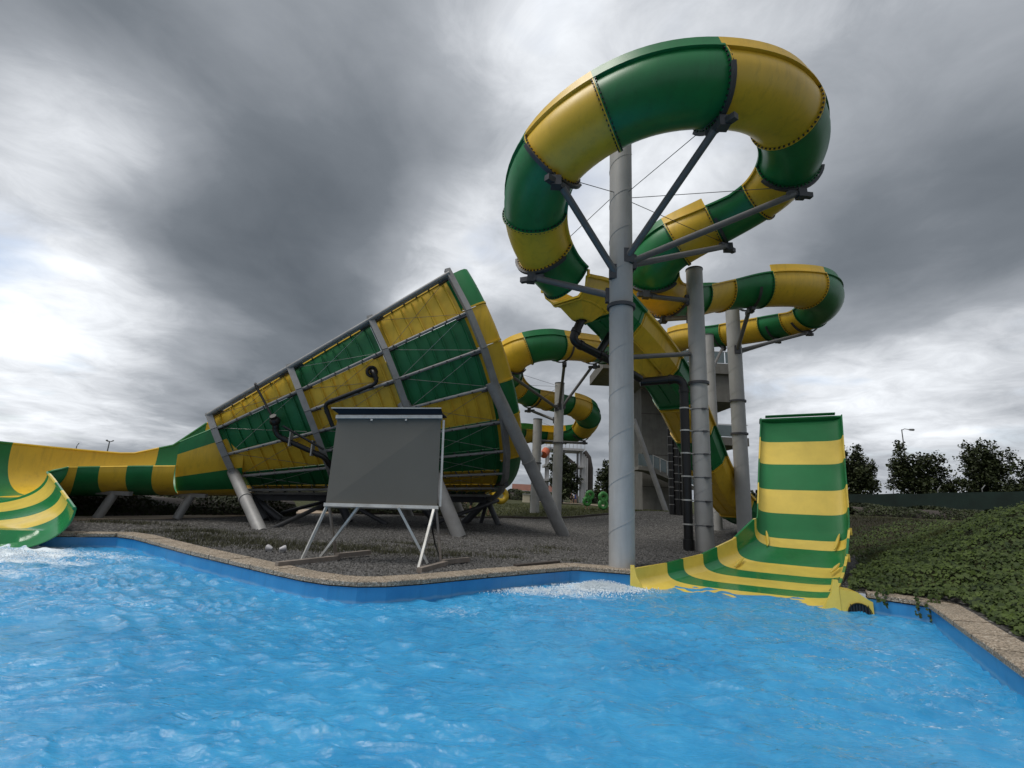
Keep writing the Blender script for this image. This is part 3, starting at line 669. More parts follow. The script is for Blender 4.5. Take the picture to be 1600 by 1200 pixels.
# steep trough that drops from the big loop
def trough_profile(w, h): return [(-w, h), (-w - 0.16, h + 0.03), (-w - 0.16, h - 0.08), (-w - 0.05, h - 0.08), (-w * 0.98, h * 0.45), (-w * 0.62, -0.02), (w * 0.62, -0.02), (w * 0.98, h * 0.45), (w + 0.05, h - 0.08), (w + 0.16, h - 0.08), (w + 0.16, h + 0.03), (w, h), (w * 0.92, h * 0.45), (w * 0.58, 0.05), (-w * 0.58, 0.05), (-w * 0.92, h * 0.45)]
C_CTRL = [FA.P[-1] + V((0, 0, -0.9))] + [at(*p) for p in [(915, 480, 16.1), (957, 522, 17.2), (1003, 570, 18.6), (1045, 626, 20.6), (1082, 700, 23.2), (1110, 765, 25.0), (1150, 812, 26.5), (1185, 822, 28.0)]]
FC = Flume(C_CTRL, bank=0)
drop = thing('drop_trough', 'steep green and yellow trough plunging from the big loop behind the thickest grey column', 'water slide', tuple(FC.P[-1]))
nC = len(FC.P) - 1; cuts = [0.0, 0.09, 0.165, 0.32, 0.43, 0.56, 0.66, 0.86, 1.0]
for k, (a, b) in enumerate(zip(cuts[:-1], cuts[1:])):
    i, j = round(a * nC), round(b * nC); rows = []
    for q in list(range(i, j, 3)) + [j]:
        pr = trough_profile(0.90 + 0.05 * min(k, 1), 0.62 + 0.42 * sstep(0.0, 0.12, q / nC)); rows.append([FC.P[q] + FC.S[q] * x + FC.U[q] * y for x, y in pr])
    mb = MB().grid(rows, close=True); n_ = len(rows[0]); mb.f += [tuple(range(n_)), tuple((len(rows) - 1) * n_ + x for x in reversed(range(n_)))]; mb.m += [0, 0]
    col = ('yellow_fibreglass', 'green_fibreglass')[k % 2]
    o = mb.build('trough_section', col, drop)
    for q in (i, j):                                   # end flanges and stiffening ribs
        q2 = min(max(q, i + 1), j - 1); f = MB()
        for (x0, y0), (x1, y1) in zip(pr[3:8], pr[4:9]):
            f.beam(FC.P[q2] + FC.S[q2] * x0 + FC.U[q2] * (y0 - 0.05), FC.P[q2] + FC.S[q2] * x1 + FC.U[q2] * (y1 - 0.05), 0.05, 0.10, up=FC.T[q2])
        f.build('flange', col, o)
    for sx in (-0.33, 0.0, 0.33):
        f = MB(); ids = list(range(i + 2, j - 1, 3))
        if len(ids) > 1:
            f.tube([FC.P[q] + FC.S[q] * sx * 1.6 - FC.U[q] * 0.03 for q in ids], 0.045, 6).build('rib', col, o)
# drain sump under the first sections
for idx, w in ((round(0.05 * nC), 0.55), (round(0.25 * nC), 0.45)):
    p, t, s_, u = FC.P[idx], FC.T[idx], FC.S[idx], FC.U[idx]
    base = [p + s_ * (x * w) + t * (y * 0.8) - u * 0.02 for x, y in ((-1, -1), (1, -1), (1, 1), (-1, 1))]
    low = [p + s_ * (x * w * 0.45) + t * (y * 0.25) - V((0, 0, 0.55)) for x, y in ((-1, -1), (1, -1), (1, 1), (-1, 1))]
    MB().grid([base, low], close=True).add(low, [(0, 1, 2, 3)]).build('drain_sump', 'yellow_fibreglass', drop)

# ------------------------------------------------------------------ support columns
def foot(px, py, Y): p = at(px, py, Y); return V((p.x, p.y, terrain(p.x, p.y)))
def cradle(F, i, span=68):
    mb = MB(); r0, r1 = F.r + 0.08, F.r + 0.16; ph = [radians(a) for a in np.linspace(-span, span, 15)]
    h = F.T[i] * 0.05
    mb.grid([[F.pt(i, a, r0) - h for a in ph], [F.pt(i, a, r1) - h for a in ph], [F.pt(i, a, r1) + h for a in ph], [F.pt(i, a, r0) + h for a in ph], [F.pt(i, a, r0) - h for a in ph]], flip=True)
    return mb
def column(label, base, top_z, r, flume, arms, rings=(), group='grey steel columns', seam=True):
    t = thing('support_column', label, 'column', tuple(base), group)
    MB().tube([base + V((0, 0, -0.3)), V((base.x, base.y, top_z))], r, 40).build('shaft', 'pole_paint', t, True)
    MB().tube([V((base.x, base.y, top_z)), V((base.x, base.y, top_z + 0.05))], r * 1.06, 32).build('cap', 'dark_steel', t, True)
    if seam:
        pts = []; z = base.z + 0.2; a = 0.0
        while z < top_z - 0.1: pts.append(V((base.x + cos(a) * r, base.y + sin(a) * r, z))); a += 0.26; z += 0.26 * r * 0.30 * 1.9
        MB().tube(pts, 0.012, 4).build('weld_seam', 'pole_paint', t, True)
    for z in rings:
        MB().tube([V((base.x, base.y, z - 0.05)), V((base.x, base.y, z + 0.05))], r + 0.07, 40).build('collar', 'dark_steel', t, True)
    for F, sel, zp in arms:
        i = F.near(sel) if not isinstance(sel, int) else sel
        cradle(F, i).build('cradle', 'dark_steel', t, True)
        b = F.P[i] - F.U[i] * (F.r + 0.2)
        inward = V((base.x, base.y, 0)) - V((b.x, b.y, 0)); dist = inward.length; inward.normalize()
        e = b - V((0, 0, 0.16)) + inward * 0.25
        MB().beam(b + F.U[i] * 0.03, b - V((0, 0, 0.26)), 0.26, 0.26).beam(b - inward * 0.35 - V((0, 0, 0.14)), b + inward * 0.45 - V((0, 0, 0.14)), 0.16, 0.16).build('bracket', 'dark_steel', t)
        a = V((base.x, base.y, zp)) - inward * (r - 0.05)
        s_ = MB().tube([a, e], 0.10, 14).build('strut', 'strut_grey', t, True)
        MB().beam(a - inward * 0.02 + V((0, 0, -0.22)), a - inward * 0.02 + V((0, 0, 0.22)), 0.3, 0.16).build('strut_plate', 'dark_steel', t)
    return t

P1 = V((3.04, 12.95, 0.0)); P2 = foot(1102, 862, 18.0); P3 = foot(1154, 655, 24.3); P4 = foot(1112, 655, 28.5); P5 = foot(872, 700, 33.0); P6 = foot(838, 720, 38.5)
def fa(px, py, Y): return at(px, py, Y)
AJ = A_JOINTS
col1 = column('thickest nearest grey column standing inside the big upper loop', P1, 12.6, 0.335, FA,
       [(FA, AJ[19], 8.6), (FA, AJ[17], 8.55), (FA, AJ[15] + 1, 8.5), (FA, AJ[21], 8.1), (FA, AJ[23], 7.5)], rings=(7.1,))
col2 = column('grey column right beside the black vertical pipe, under the small inner bend', P2, 10.95, 0.32, FA, [(FA, AJ[12], 9.0), (FA, AJ[13], 9.6)], rings=(6.2,))
col3 = column('rightmost grey column, closest to the striped wave slide', P3, 12.2, 0.35, FA, [(FA, fa(1165, 447, 22.2), 9.6), (FA, fa(1255, 490, 27.2), 9.7), (FA, fa(1215, 503, 28.8), 9.6)], rings=(5.2, 6.9))
col4 = column('slimmer grey column between the pipe column and the rightmost column', P4, 11.9, 0.33, FA, [(FA, fa(1130, 519, 32.3), 9.6)], rings=(5.9,))
col5 = column('grey column with fan of struts behind the funnel, holding the rear flume', P5, 9.4, 0.33, FB, [(FB, fa(873, 538, 29.3), 7.7), (FB, fa(800, 562, 28.6), 7.6), (FB, fa(925, 545, 31.8), 7.8), (FB, fa(830, 614, 34.5), 6.8)], rings=(5.2,))
col6 = column('far grey column on the lawn edge behind the slanted funnel leg', P6, 7.6, 0.36, FB, [(FB, fa(905, 668, 42.3), 5.9), (FB, fa(845, 675, 43), 5.9)], rings=(4.1,))
# climbing clamps on the pipe column
for z in np.arange(0.9, 6.0, 0.85):
    MB().tube([V((P2.x, P2.y, z)), V((P2.x, P2.y, z + 0.02))], 0.335, 32).beam(P2 + V((-0.06, -0.36, z)), P2 + V((0.12, -0.36, z)), 0.05, 0.06).build('clamp_band', 'dark_steel', col2, True)
# guy cables
def cable(p, a, b, r=0.011): MB().tube([a, b], r, 5).build('cable', 'dark_steel', p)
top1 = V((P1.x, P1.y, 11.3))
for q in [(FA, AJ[19]), (FA, AJ[17]), (FA, AJ[15]), (FA, AJ[21]), (FA, AJ[23])]:
    i = q[1]; b = q[0].P[i] - q[0].U[i] * 0.95; cable(col1, top1 + (V((b.x, b.y, 0)) - V((P1.x, P1.y, 0))).normalized() * 0.33 - V((0, 0, 0.6)), b)
top5 = V((P5.x, P5.y, 9.2))
for q in [fa(800, 562, 28.6), fa(830, 614, 34.5), fa(790, 580, 30)]:
    i = FB.near(q); cable(col5, top5, FB.P[i] - FB.U[i] * 1.0)
top6 = V((P6.x, P6.y, 7.5))
for q in [fa(905, 668, 42.3), fa(800, 672, 40)]:
    i = FB.near(q); cable(col6, top6, FB.P[i] - FB.U[i] * 1.0)
# trough props off column 1 and 2
MB().tube([at(1078, 553, 17.85), at(985, 558, 16.6)], 0.09, 12).build('strut', 'strut_grey', col2, True)
i = round(0.20 * nC); MB().tube([P1 + V((-0.05, 0.3, 6.2)), FC.P[i] + FC.S[i] * 0.2 - FC.U[i] * 0.2], 0.10, 12).build('trough_prop', 'dark_steel', col1, True)
i = round(0.93 * nC); MB().tube([P3 + V((0, 0, 1.6)), FC.P[i] - FC.S[i] * 1.0 + V((0, 0, 0.6))], 0.09, 10).build('trough_prop', 'galvanised', col3, True)

# ------------------------------------------------------------------ the big funnel
C0, C1, R0, R1 = V((-12.982, 22.273, 3.462)), V((-4.33, 25.588, 8.186)), 2.696, 7.649
AX = (C1 - C0).normalized(); CN = AX.cross(V((0, 0, 1))).normalized(); CU = CN.cross(AX); CLEN = (C1 - C0).length
TB = [0.0, 0.335, 0.673, 1.0]
def cone(t, th, dr=0.0, da=0.0): c = C0 + (C1 - C0) * t + AX * da; return c + (CU * cos(th) + CN * sin(th)) * (R0 + (R1 - R0) * t + dr)
funnel = thing('funnel_slide', 'huge green and yellow panelled funnel lying on its side in a grey steel frame', 'water slide', (-6.0, 20.5, 0))
# the funnel is open on top: its wall runs from the near edge (70.6 deg) round the belly to the far edge
near_e = [70.6, 84.5, 96.8, 109.1, 121.4, 133.7, 146.0, 158.2, 170.5]
EDG = [radians(a) for a in near_e] + [radians(360 - a) for a in reversed(near_e)]
def row_edges(bay):
    e = EDG if bay else EDG[0:2] + EDG[3:9:2] + [EDG[8]] + [EDG[9]] + EDG[10:16:2] + EDG[16:18]
    e = sorted(set(e)); return list(zip(e[:-1], e[1:]))
PAT = {0: 'YGYGYGYGYGYGYG', 1: 'GYYGGYYGGYYGGYYGGYY', 2: 'YGGYGGYYGGYYGGYGGYY'}
rndc = random.Random(3)
for bay in range(3):
    t0, t1 = TB[bay] + 0.008, TB[bay + 1] - 0.008
    for k, (a0, a1) in enumerate(row_edges(bay)):
        col = 'yellow_panel' if PAT[bay][k] == 'Y' else 'green_panel'; e = 0.012 / (R0 + (R1 - R0) * t0)
        n = 5 if bay else 9; aa = [a0 + e + (a1 - a0 - 2 * e) * q / (n - 1) for q in range(n)]; dr = -0.30 + rndc.uniform(-0.01, 0.01)
        mb = MB(); o_ = [[cone(t, a, dr) for a in aa] for t in (t0, (t0 + t1) / 2, t1)]; i_ = [[cone(t, a, dr - 0.05) for a in aa] for t in (t0, (t0 + t1) / 2, t1)]
        mb.grid(o_, flip=True).grid(i_)
        mb.grid([[o_[0][q] for q in range(n)], [i_[0][q] for q in range(n)]]).grid([[o_[2][q] for q in range(n)], [i_[2][q] for q in range(n)]], flip=True)
        mb.grid([[o_[q][0] for q in range(3)], [i_[q][0] for q in range(3)]], flip=True).grid([[o_[q][-1] for q in range(3)], [i_[q][-1] for q in range(3)]])
        pan = mb.build('panel', col, funnel, True)
        deg = math.degrees((a0 + a1) / 2) % 360
        if deg < 195:
            for q in range(7):                         # moulded stiffening ribs
                t = t0 + (t1 - t0) * (q + 0.5) / 7; h = 0.028 / CLEN; m = MB()
                aa2 = [a0 + (a1 - a0) * (0.06 + 0.88 * z / 5) for z in range(6)]
                m.grid([[cone(t - h, a, dr + 0.002) for a in aa2], [cone(t - h * 0.6, a, dr + 0.10) for a in aa2], [cone(t + h * 0.6, a, dr + 0.10) for a in aa2], [cone(t + h, a, dr + 0.002) for a in aa2]], flip=True)
                m.build('rib', col, pan)
            if bay or k % 1 == 0:
                m = MB(); b = 0.05 * (a1 - a0)
                m.tube([cone(t0 + 0.02, a0 + b, -0.16), cone(t1 - 0.02, a1 - b, -0.16)], 0.009, 4).tube([cone(t0 + 0.02, a1 - b, -0.15), cone(t1 - 0.02, a0 + b, -0.15)], 0.009, 4)
                m.build('cross_brace', 'light_steel' if col[0] == 'g' else 'rusty_steel', pan)
        # stringer pipe along each joint, with stub brackets
        st = MB().tube([cone(t0, a0, -0.06), cone(t1, a0, -0.06)], 0.062, 10)
        st.build('stringer', 'galvanised', funnel, True)
        br = MB()
        for q in range(6):
            t = t0 + (t1 - t0) * (q + 0.5) / 6; br.beam(cone(t, a0, -0.29), cone(t, a0, 0.05), 0.06, 0.05, up=AX)
        for t in (t0 + 0.02, t1 - 0.02): br.beam(cone(t - 0.02, a0 + 0.015, -0.1), cone(t + 0.02, a0 + 0.015, -0.1), 0.16, 0.05)
        stuff(br.build('bracket', 'dark_steel', funnel))
MB().tube([cone(0, EDG[-1], -0.06), cone(1, EDG[-1], -0.06)], 0.08, 10).build('rim_pipe', 'galvanised', funnel, True)
MB().tube([cone(-0.01, EDG[0], 0.12), cone(1.0, EDG[0], 0.12)], 0.085, 12).build('rim_pipe', 'galvanised', funnel, True)
for a, sg in ((EDG[0], 1), (EDG[-1], -1)):
    MB().grid([[cone(t, a + sg * x, y) for t in (0.0, 0.25, 0.5, 0.75, 1.0)] for x, y in ((0, -0.26), (-0.014, -0.26), (-0.014, -0.42), (0, -0.42))]).build('rim_strip', 'yellow_fibreglass', funnel)
# ring frames of straight beams
for q, t in enumerate(TB):
    e = EDG
    for a, b in zip(e[:-1], e[1:]):
        a2 = a - (0.03 if a == e[0] else 0); m_ = (a + b) / 2
        MB().beam(cone(t, a2, 0.06), cone(t, b, 0.06), 0.22, 0.24, up=AX).build('ring_frame', 'galvanised', funnel)
# rolled lip at the wide end
LIPP = [(-0.12, -0.26), (0.10, -0.26), (0.36, -0.20), (0.62, -0.13), (0.82, -0.12), (0.96, -0.20), (1.02, -0.34), (0.98, -0.55), (0.8, -0.75)]
for a0, a1, c in [(69, 83, 'G'), (83, 96, 'Y'), (96, 109, 'Y'), (109, 121.4, 'G'), (121.4, 140, 'Y'), (140, 180, 'G'), (180, 200, 'Y'), (200, 225, 'G'), (225, 250, 'Y'), (250, 270, 'G'), (270, 291, 'Y')]:
    n = 9; aa = [radians(a0 + 0.15 + (a1 - a0 - 0.3) * q / (n - 1)) for q in range(n)]; m = MB()
    m.grid([[cone(1, a, dr, da) for a in aa] for da, dr in LIPP], flip=True).grid([[cone(1, a, dr - 0.05, da - 0.03) for a in aa] for da, dr in LIPP])
    o = m.build('lip_panel', 'yellow_fibreglass' if c == 'Y' else 'green_fibreglass', funnel, True)
    MB().grid([[cone(1, aa[-1] + d, dr + h, da) for da, dr in LIPP] for d, h in ((-0.006, 0.0), (-0.006, 0.05), (0.003, 0.05), (0.003, 0.0))]).build('flange', 'yellow_fibreglass', o)
# legs, tangent to the rings
def leg(t, side, spread=0.0, r=0.25, mat='galvanised', foot=None):
    a = cone(t, radians(128 if t == 0 else 112) * side, 0.0); d = (-CU * 1.0 + CN * side * spread).normalized(); k = (a.z + 0.1) / -d.z
    if foot is not None: d = foot - a; k = d.length; d.normalize()
    m = MB().tube([a - d * 0.6, a + d * k], r, 24).build('leg', mat, funnel, True)
    MB().tube([a + d * (k * 0.45), a + d * (k * 0.45 + 0.08)], r + 0.03, 24).build('leg_joint', 'galvanised', funnel, True)
    return a + d * k
L = {}
for t in (0.0, TB[2], 1.0):
    for side in (1, -1): L[(t, side)] = leg(t, side, 0.42 if t == 0 else 0.0, 0.22 if t == 0 else 0.27, foot=({0.0: at(409, 834, 18.0), TB[2]: at(718, 840, 19.4), 1.0: at(881, 838, 21.6)}[t] if side == 1 else None))
# bracing under the belly
bel = [cone(t, pi, 0.1) for t in TB]; gd = lambda p, dx, dy: V((p.x + dx, p.y + dy, 0))
for a, b, r in [(L[(0.0, 1)], bel[1], 0.09), (L[(0.0, -1)], bel[1], 0.09), (gd(bel[2], .8, -2.0), bel[3] + V((.6, 0, 0)), 0.10), (gd(bel[2], -1, -2.0), bel[1], 0.10), (bel[3], gd(bel[3], .7, -.5), 0.15), (bel[3], gd(bel[3], -.3, .6), 0.11), (bel[3], gd(bel[3], -1.2, .2), 0.2), (bel[2], gd(bel[2], 1.2, -.3), 0.24), (bel[0], gd(bel[0], 1.0, -.3), 0.2), (bel[0], gd(bel[0], 1.4, .3), 0.2), (bel[1], gd(bel[1], .8, -.5), 0.2)]:
    MB().tube([a, b], r, 12).build('brace', 'dark_steel', funnel, True)
for t in (TB[1], TB[2], 1.0):
    MB().beam(cone(t, radians(150), 0.2), cone(t, radians(-150), 0.2), 0.22, 0.22).build('cross_beam', 'dark_steel', funnel)
MB().beam(bel[0], bel[3] , 0.25, 0.3).build('keel_beam', 'dark_steel', funnel)

# water pipes fixed to the funnel side
def pipe(parent, name, pts, r, mat='black_plastic', clamp=None, bend=0.25):
    P = [V(p) for p in pts]; out = [P[0]]
    for i in range(1, len(P) - 1):
        a = P[i] + (P[i - 1] - P[i]).normalized() * bend; b = P[i] + (P[i + 1] - P[i]).normalized() * bend
        for k in range(6): u = k / 5; out.append(a * (1 - u) ** 2 + P[i] * 2 * u * (1 - u) + b * u * u)
    out.append(P[-1]); o = MB().tube(out, r, 16).build(name, mat, parent, True)
    for i in range(1, len(P) - 1):
        for q in (P[i - 1], P[i + 1]):
            d = (q - P[i]).normalized(); MB().tube([P[i] + d * (bend + 0.02), P[i] + d * (bend + 0.16)], r * 1.18, 16).build('socket', mat, o, True)
    return o
wp = thing('water_pipe', 'black water pipe entering a yellow funnel panel right of centre', 'pipe', tuple(cone(0.6, radians(94), 0.3)))
A_ = cone(0.605, radians(90), -0.3)
pipe(wp, 'pipe_run', [A_, cone(0.605, radians(90), 0.10), cone(0.605, radians(95.6), 0.12), cone(0.40, radians(96.2), 0.14), cone(0.40, radians(108), 0.16)], 0.085)
MB().torus(cone(0.605, radians(90), -0.24), cone(0.5, radians(90), 1) - cone(0.5, radians(90), 0), 0.19, 0.07).build('inlet_collar', 'black_plastic', wp, True)
wp2 = thing('water_pipe', 'black pipe with valve body on a green funnel panel towards the narrow end', 'pipe', tuple(cone(0.2, radians(100), 0.4)))
pipe(wp2, 'pipe_run', [cone(0.215, radians(96), -0.3), cone(0.215, radians(96), 0.30), cone(0.20, radians(104), 0.36), cone(0.335, radians(122), 0.45), cone(0.36, radians(140), 0.4)], 0.105)
pipe(wp2, 'return_pipe', [cone(0.235, radians(100), 0.46), cone(0.34, radians(117), 0.52)], 0.045)
pipe(wp2, 'riser', [cone(0.20, radians(69), 0.05), cone(0.195, radians(69), 0.25), cone(0.213, radians(95), 0.36)], 0.045, bend=0.12)
MB().ball(cone(0.215, radians(96), 0.28), 0.21, 8).tube([cone(0.215, radians(96), 0.3), cone(0.215, radians(93), 0.45)], 0.13, 12).build('valve_body', 'black_plastic', wp2, True)
for t in (0.24, 0.30):
    c = cone(t, radians(104 + (t - 0.20) / 0.135 * 18), 0.38); MB().beam(c + V((0, 0, -0.2)), c + V((0, 0, 0.42)), 0.05, 0.3).build('pipe_clip', 'galvanised', wp2)

# ------------------------------------------------------------------ open run-out flumes (lofted U sections)
def u_profile(C, S, U, w, hl, hr, n=23, ex=0.62, th=0.04):
    pts = []; pin = []
    for k in range(n):
        a = -pi / 2 + pi * k / (n - 1); h = hl if a < 0 else hr; sa = sin(a); ca = cos(a)
        x = math.copysign(abs(sa) ** ex, sa); z = 1 - abs(ca) ** ex if abs(ca) > 1e-9 else 1.0
        pts.append(C + S * (x * w) + U * (z * h)); pin.append(C + S * (x * (w + th)) + U * (z * h - th * (1 - abs(x))))
    return pts, pin
def station_lerp(ST, s):
    for (s0, a), (s1, b) in zip(ST[:-1], ST[1:]):
        if s <= s1 + 1e-9:
            t = (s - s0) / (s1 - s0); return [x * (1 - t) + y * t for x, y in zip(a, b)]
    return ST[-1][1]
def loft_band(ST, s0, s1, n, mat, parent, name, rim=0.07, ex=0.62):
    ins, outs = [], []
    for k in range(n + 1):
        C, S, w, hl, hr, U = station_lerp(ST, s0 + (s1 - s0) * k / n); p, q = u_profile(C, S.normalized(), U.normalized(), w, hl, hr, ex=ex); ins.append(p); outs.append(q)
    m = MB().grid(ins, flip=True).grid(outs)
    for e, sg in ((0, -1), (-1, 1)):                        # rolled rims
        rows = []
        for k in range(n + 1):
            C, S, w, hl, hr, U = station_lerp(ST, s0 + (s1 - s0) * k / n); Sn = S.normalized() * sg; U = U.normalized()
            p = ins[k][e]; rows.append([p, p + U * 0.02, p + Sn * rim + U * 0.02, p + Sn * rim - U * 0.06, outs[k][e] - U * 0.06])
        m.grid(rows, flip=(sg > 0))
    for r0, r1, f in ((ins[0], outs[0], True), (ins[-1], outs[-1], False)): m.grid([r0, r1], flip=f)
    return m.build(name, mat, parent, True)

# wave slide on the right: mouth (s=0), foot of the wall (s=1), crest (s=2)
UP = V((0, 0, 1))
def wall_up(a): return (V((-0.30, -0.80, 0)) * sin(a) + UP * cos(a))
sideW = V((0.935, -0.355, 0))
ml, mr = V((3.22, 12.35, 0)), V((7.12, 10.90, 0))
bl, br_ = V((7.75, 15.32, 0)), V((9.98, 14.5, 0))
tl, tr = at(1189, 662, 18.0), at(1312, 657, 17.05)
def stn(l, r, z, hl, hr, U): c = (l + r) / 2; return [V((c.x, c.y, z)), (r - l).normalized(), (r - l).length / 2, hl, hr, U]
def mid(a, b, t): return a * (1 - t) + b * t
WST = [(0.0, stn(ml, mr, -0.44, 0.50, 0.48, UP)), (0.2, stn(mid(ml, bl, .22), mid(mr, br_, .19), -0.32, 0.46, 0.38, UP)), (0.45, stn(mid(ml, bl, .5), mid(mr, br_, .45), -0.16, 0.48, 0.34, UP)),
       (0.7, stn(mid(ml, bl, .78), mid(mr, br_, .72), 0.08, 0.62, 0.34, wall_up(0.05))), (0.9, stn(mid(ml, bl, .98), mid(mr, br_, .93), 0.52, 0.78, 0.40, wall_up(0.3))),
       (1.05, stn(mid(bl, tl, .10), mid(br_, tr, .10), 0.95, 0.48, 0.42, wall_up(0.7))), (1.2, stn(mid(bl, tl, .25), mid(br_, tr, .25), 1.70, 0.36, 0.36, wall_up(0.95))), (1.45, stn(mid(bl, tl, .5), mid(br_, tr, .5), 2.85, 0.30, 0.30, wall_up(1.02))),
       (2.0, stn(mid(tl, bl, 0), mid(tr, br_, 0), 4.80, 0.28, 0.28, wall_up(1.02)))]
wave = thing('wave_slide', 'wide wave slide with broad green and yellow stripes rising from the pool edge', 'water slide', (7.0, 13.0, 0))
bands = [(0.0, .2, 'Y'), (.2, .31, 'G'), (.31, .45, 'Y'), (.45, .56, 'G'), (.56, .72, 'Y'), (.72, .90, 'G'), (.90, 0.985, 'Y'), (0.985, 1.16, 'G'), (1.16, 1.32, 'Y'), (1.32, 1.53, 'G'), (1.53, 1.77, 'Y'), (1.77, 2.0, 'G')]
for a, b, c in bands:
    wet = a < 0.95
    loft_band(WST, a, b, 10, ('yellow_wet' if wet else 'yellow_wall') if c == 'Y' else ('green_wet' if wet else 'green_wall'), wave, 'stripe_section', rim=(0.06 if wet else 0.035), ex=0.40 if a >= 1 else 0.42)
C, S, w, hl, hr, U = WST[-1][1]; S = S.normalized()
T_ = U.normalized().cross(S).normalized(); T_ = T_ if T_.z > 0 else -T_
MB().beam(C - S * (w + .05) + T_ * 0.05 + U * 0.06, C + S * (w + .05) + T_ * 0.05 + U * 0.06, 0.07, 0.22, up=U).beam(C - S * (w - .15) + T_ * 0.12 + U * 0.25, C + S * (w - .15) + T_ * 0.12 + U * 0.25, 0.03, 0.12, up=U).build('crest_rail', 'green_wall', wave)
for f in (-0.55, 0.0, 0.55):                            # steel frame behind the wall
    for tt in (1.15, 1.55, 1.95):
        C, S, w, hl, hr, U = station_lerp(WST, tt); a = C + S.normalized() * (f * w) - U.normalized() * 0.08; MB().tube([a, V((a.x + 0.25, a.y + 0.65, terrain(a.x + .25, a.y + .65)))], 0.06, 8).build('wall_prop', 'galvanised', wave, True)
# edge joint blocks down the right side and the end posts
for s_ in (0.73, 0.99):
    C, S, w, hl, hr, U = station_lerp(WST, s_); p = C + S.normalized() * (w + 0.06) + U.normalized() * (hr - 0.05)
    MB().beam(p - V((0, 0, 0.10)), p + V((0, 0, 0.10)), 0.09, 0.07, up=S).build('joint_block', 'yellow_wet', wave)
def end_post(p, h):
    d = sideW; f = V((-0.355, -0.935, 0))
    prof = [(0, h), (0.09, h), (0.10, 0), (-0.30, 0), (-0.20, h * 0.22), (-0.06, h * 0.6)]
    MB().prism([p + d * x * sg + UP * z for x, z in prof], -f * 0.10).build('end_post', 'yellow_wet', wave)
sg = 1; end_post(V((7.10, 10.88, -0.48)), 0.72)
sg = -1; end_post(V((3.20, 12.36, -0.48)), 0.62)
# moulded kerbs on the wet floor
for s_, f in ((0.64, 0.85), (0.94, -0.72), (0.94, 0.8), (0.62, -0.75)):
    C, S, w, hl, hr, U = station_lerp(WST, s_); pts = []
    for k in range(7):
        u = k / 6 - 0.5; CC, SS, ww, h1, h2, UU = station_lerp(WST, s_ + u * 0.13); ff = f + 0.10 * u * (1 if f > 0 else -1)
        pts.append(CC + SS.normalized() * (ff * ww) + UP * (0.05 + 0.55 * max(0, abs(ff) - 0.62)))
    MB().tube(pts, [0.015, 0.03, 0.04, 0.045, 0.04, 0.03, 0.015], 8).build('moulded_kerb', 'yellow_wet', wave, True)
# box with pipe outlet beside the mouth
ob = thing('outlet_box', 'small yellow box with round black pipe opening beside the wave slide mouth', 'box', (7.5, 10.85, -0.4))
a, b = V((7.20, 10.86, -0.9)), V((7.78, 10.70, -0.9)); d = (b - a).normalized(); nrm = V((d.y, -d.x, 0)); LB = (b - a).length
prof = [(0, 0), (LB, 0), (LB, 0.76), (LB * 0.86, 0.80), (LB * 0.55, 0.93), (0, 0.96)]
MB().prism([a + d * x + UP * z for x, z in prof], -nrm * 0.5).build('casing', 'yellow_wet', ob)
c_ = a + d * (LB * 0.56) + UP * 0.50; MB().tube([c_ + nrm * 0.05, c_ - nrm * 0.1], 0.225, 24, caps=False).add([c_ + (d * cos(2 * pi * k / 24) + UP * sin(2 * pi * k / 24)) * 0.21 + nrm * 0.012 for k in range(24)], [tuple(range(24))]).build('pipe_mouth', 'black_plastic', ob, True)
g_ = MB()
for k in range(-3, 4): g_.beam(c_ + d * (k * 0.055) + nrm * 0.03 - UP * 0.19, c_ + d * (k * 0.055) + nrm * 0.03 + UP * 0.19, 0.012, 0.012)
g_.build('grille', 'dark_steel', ob)

# run-out of the funnel: transition, bend and outlet on the left
runout = thing('funnel_runout', 'green and yellow open channel leaving the narrow funnel end towards the left pool edge', 'water slide', (-14.0, 20.0, 0))
# stations: inner (left of travel) rim point, heading of the cross-section, half width, floor, outer wall height, back slant
def side_of(a): return V((cos(radians(a)), sin(radians(a)), 0))
def rs(N, ang, w, fl, hr, sh=0.0): return [V(N), float(ang), w, fl, hr, sh]
n0_ = V((-11.95, 22.55, 0)) - side_of(111) * 2.5; n1_ = V((-14.15, 21.6, 0)) - side_of(111) * 2.0; n2_ = V((-15.2, 21.05, 0)) - side_of(110) * 1.9
def zz_(p, z): return V((p.x, p.y, z))
RST = [(0.0, rs(zz_(n0_, 4.45), 111, 2.5, 1.06, 3.3)), (1.0, rs(zz_(n1_, 3.08), 111, 2.0, 0.98, 3.35)), (1.001, rs(zz_(n1_, 2.10), 111, 2.0, 0.98, 3.35)), (2.0, rs(zz_(n2_, 2.02), 110, 1.95, 0.95, 2.2)),
       (3.0, rs((-15.75, 18.6, 1.90), 113, 2.0, 0.86, 1.75)), (3.5, rs((-16.12, 18.35, 1.86), 133, 2.1, 0.80, 1.85)), (4.0, rs((-16.25, 18.1, 1.84), 168, 2.3, 0.74, 2.0)), (4.5, rs((-16.15, 17.95, 1.82), 204, 2.4, 0.62, 2.0, 0.4)),
       (5.0, rs(at(74, 739, 17.6), 225, 2.4, 0.50, 1.9, 0.9)), (5.5, rs(at(84, 751, 16.7), 225, 2.4, 0.34, 1.7, 1.3)), (6.0, rs(at(94, 765, 15.7), 225, 2.4, 0.18, 1.5, 1.4)), (6.5, rs(at(104, 779, 14.8), 225, 2.4, 0.02, 1.4, 1.4)), (7.0, rs(at(116, 796, 13.8), 225, 2.4, -0.52, 1.2, 1.4))]
EDGE_IN = offset_poly(POOL, -0.12)
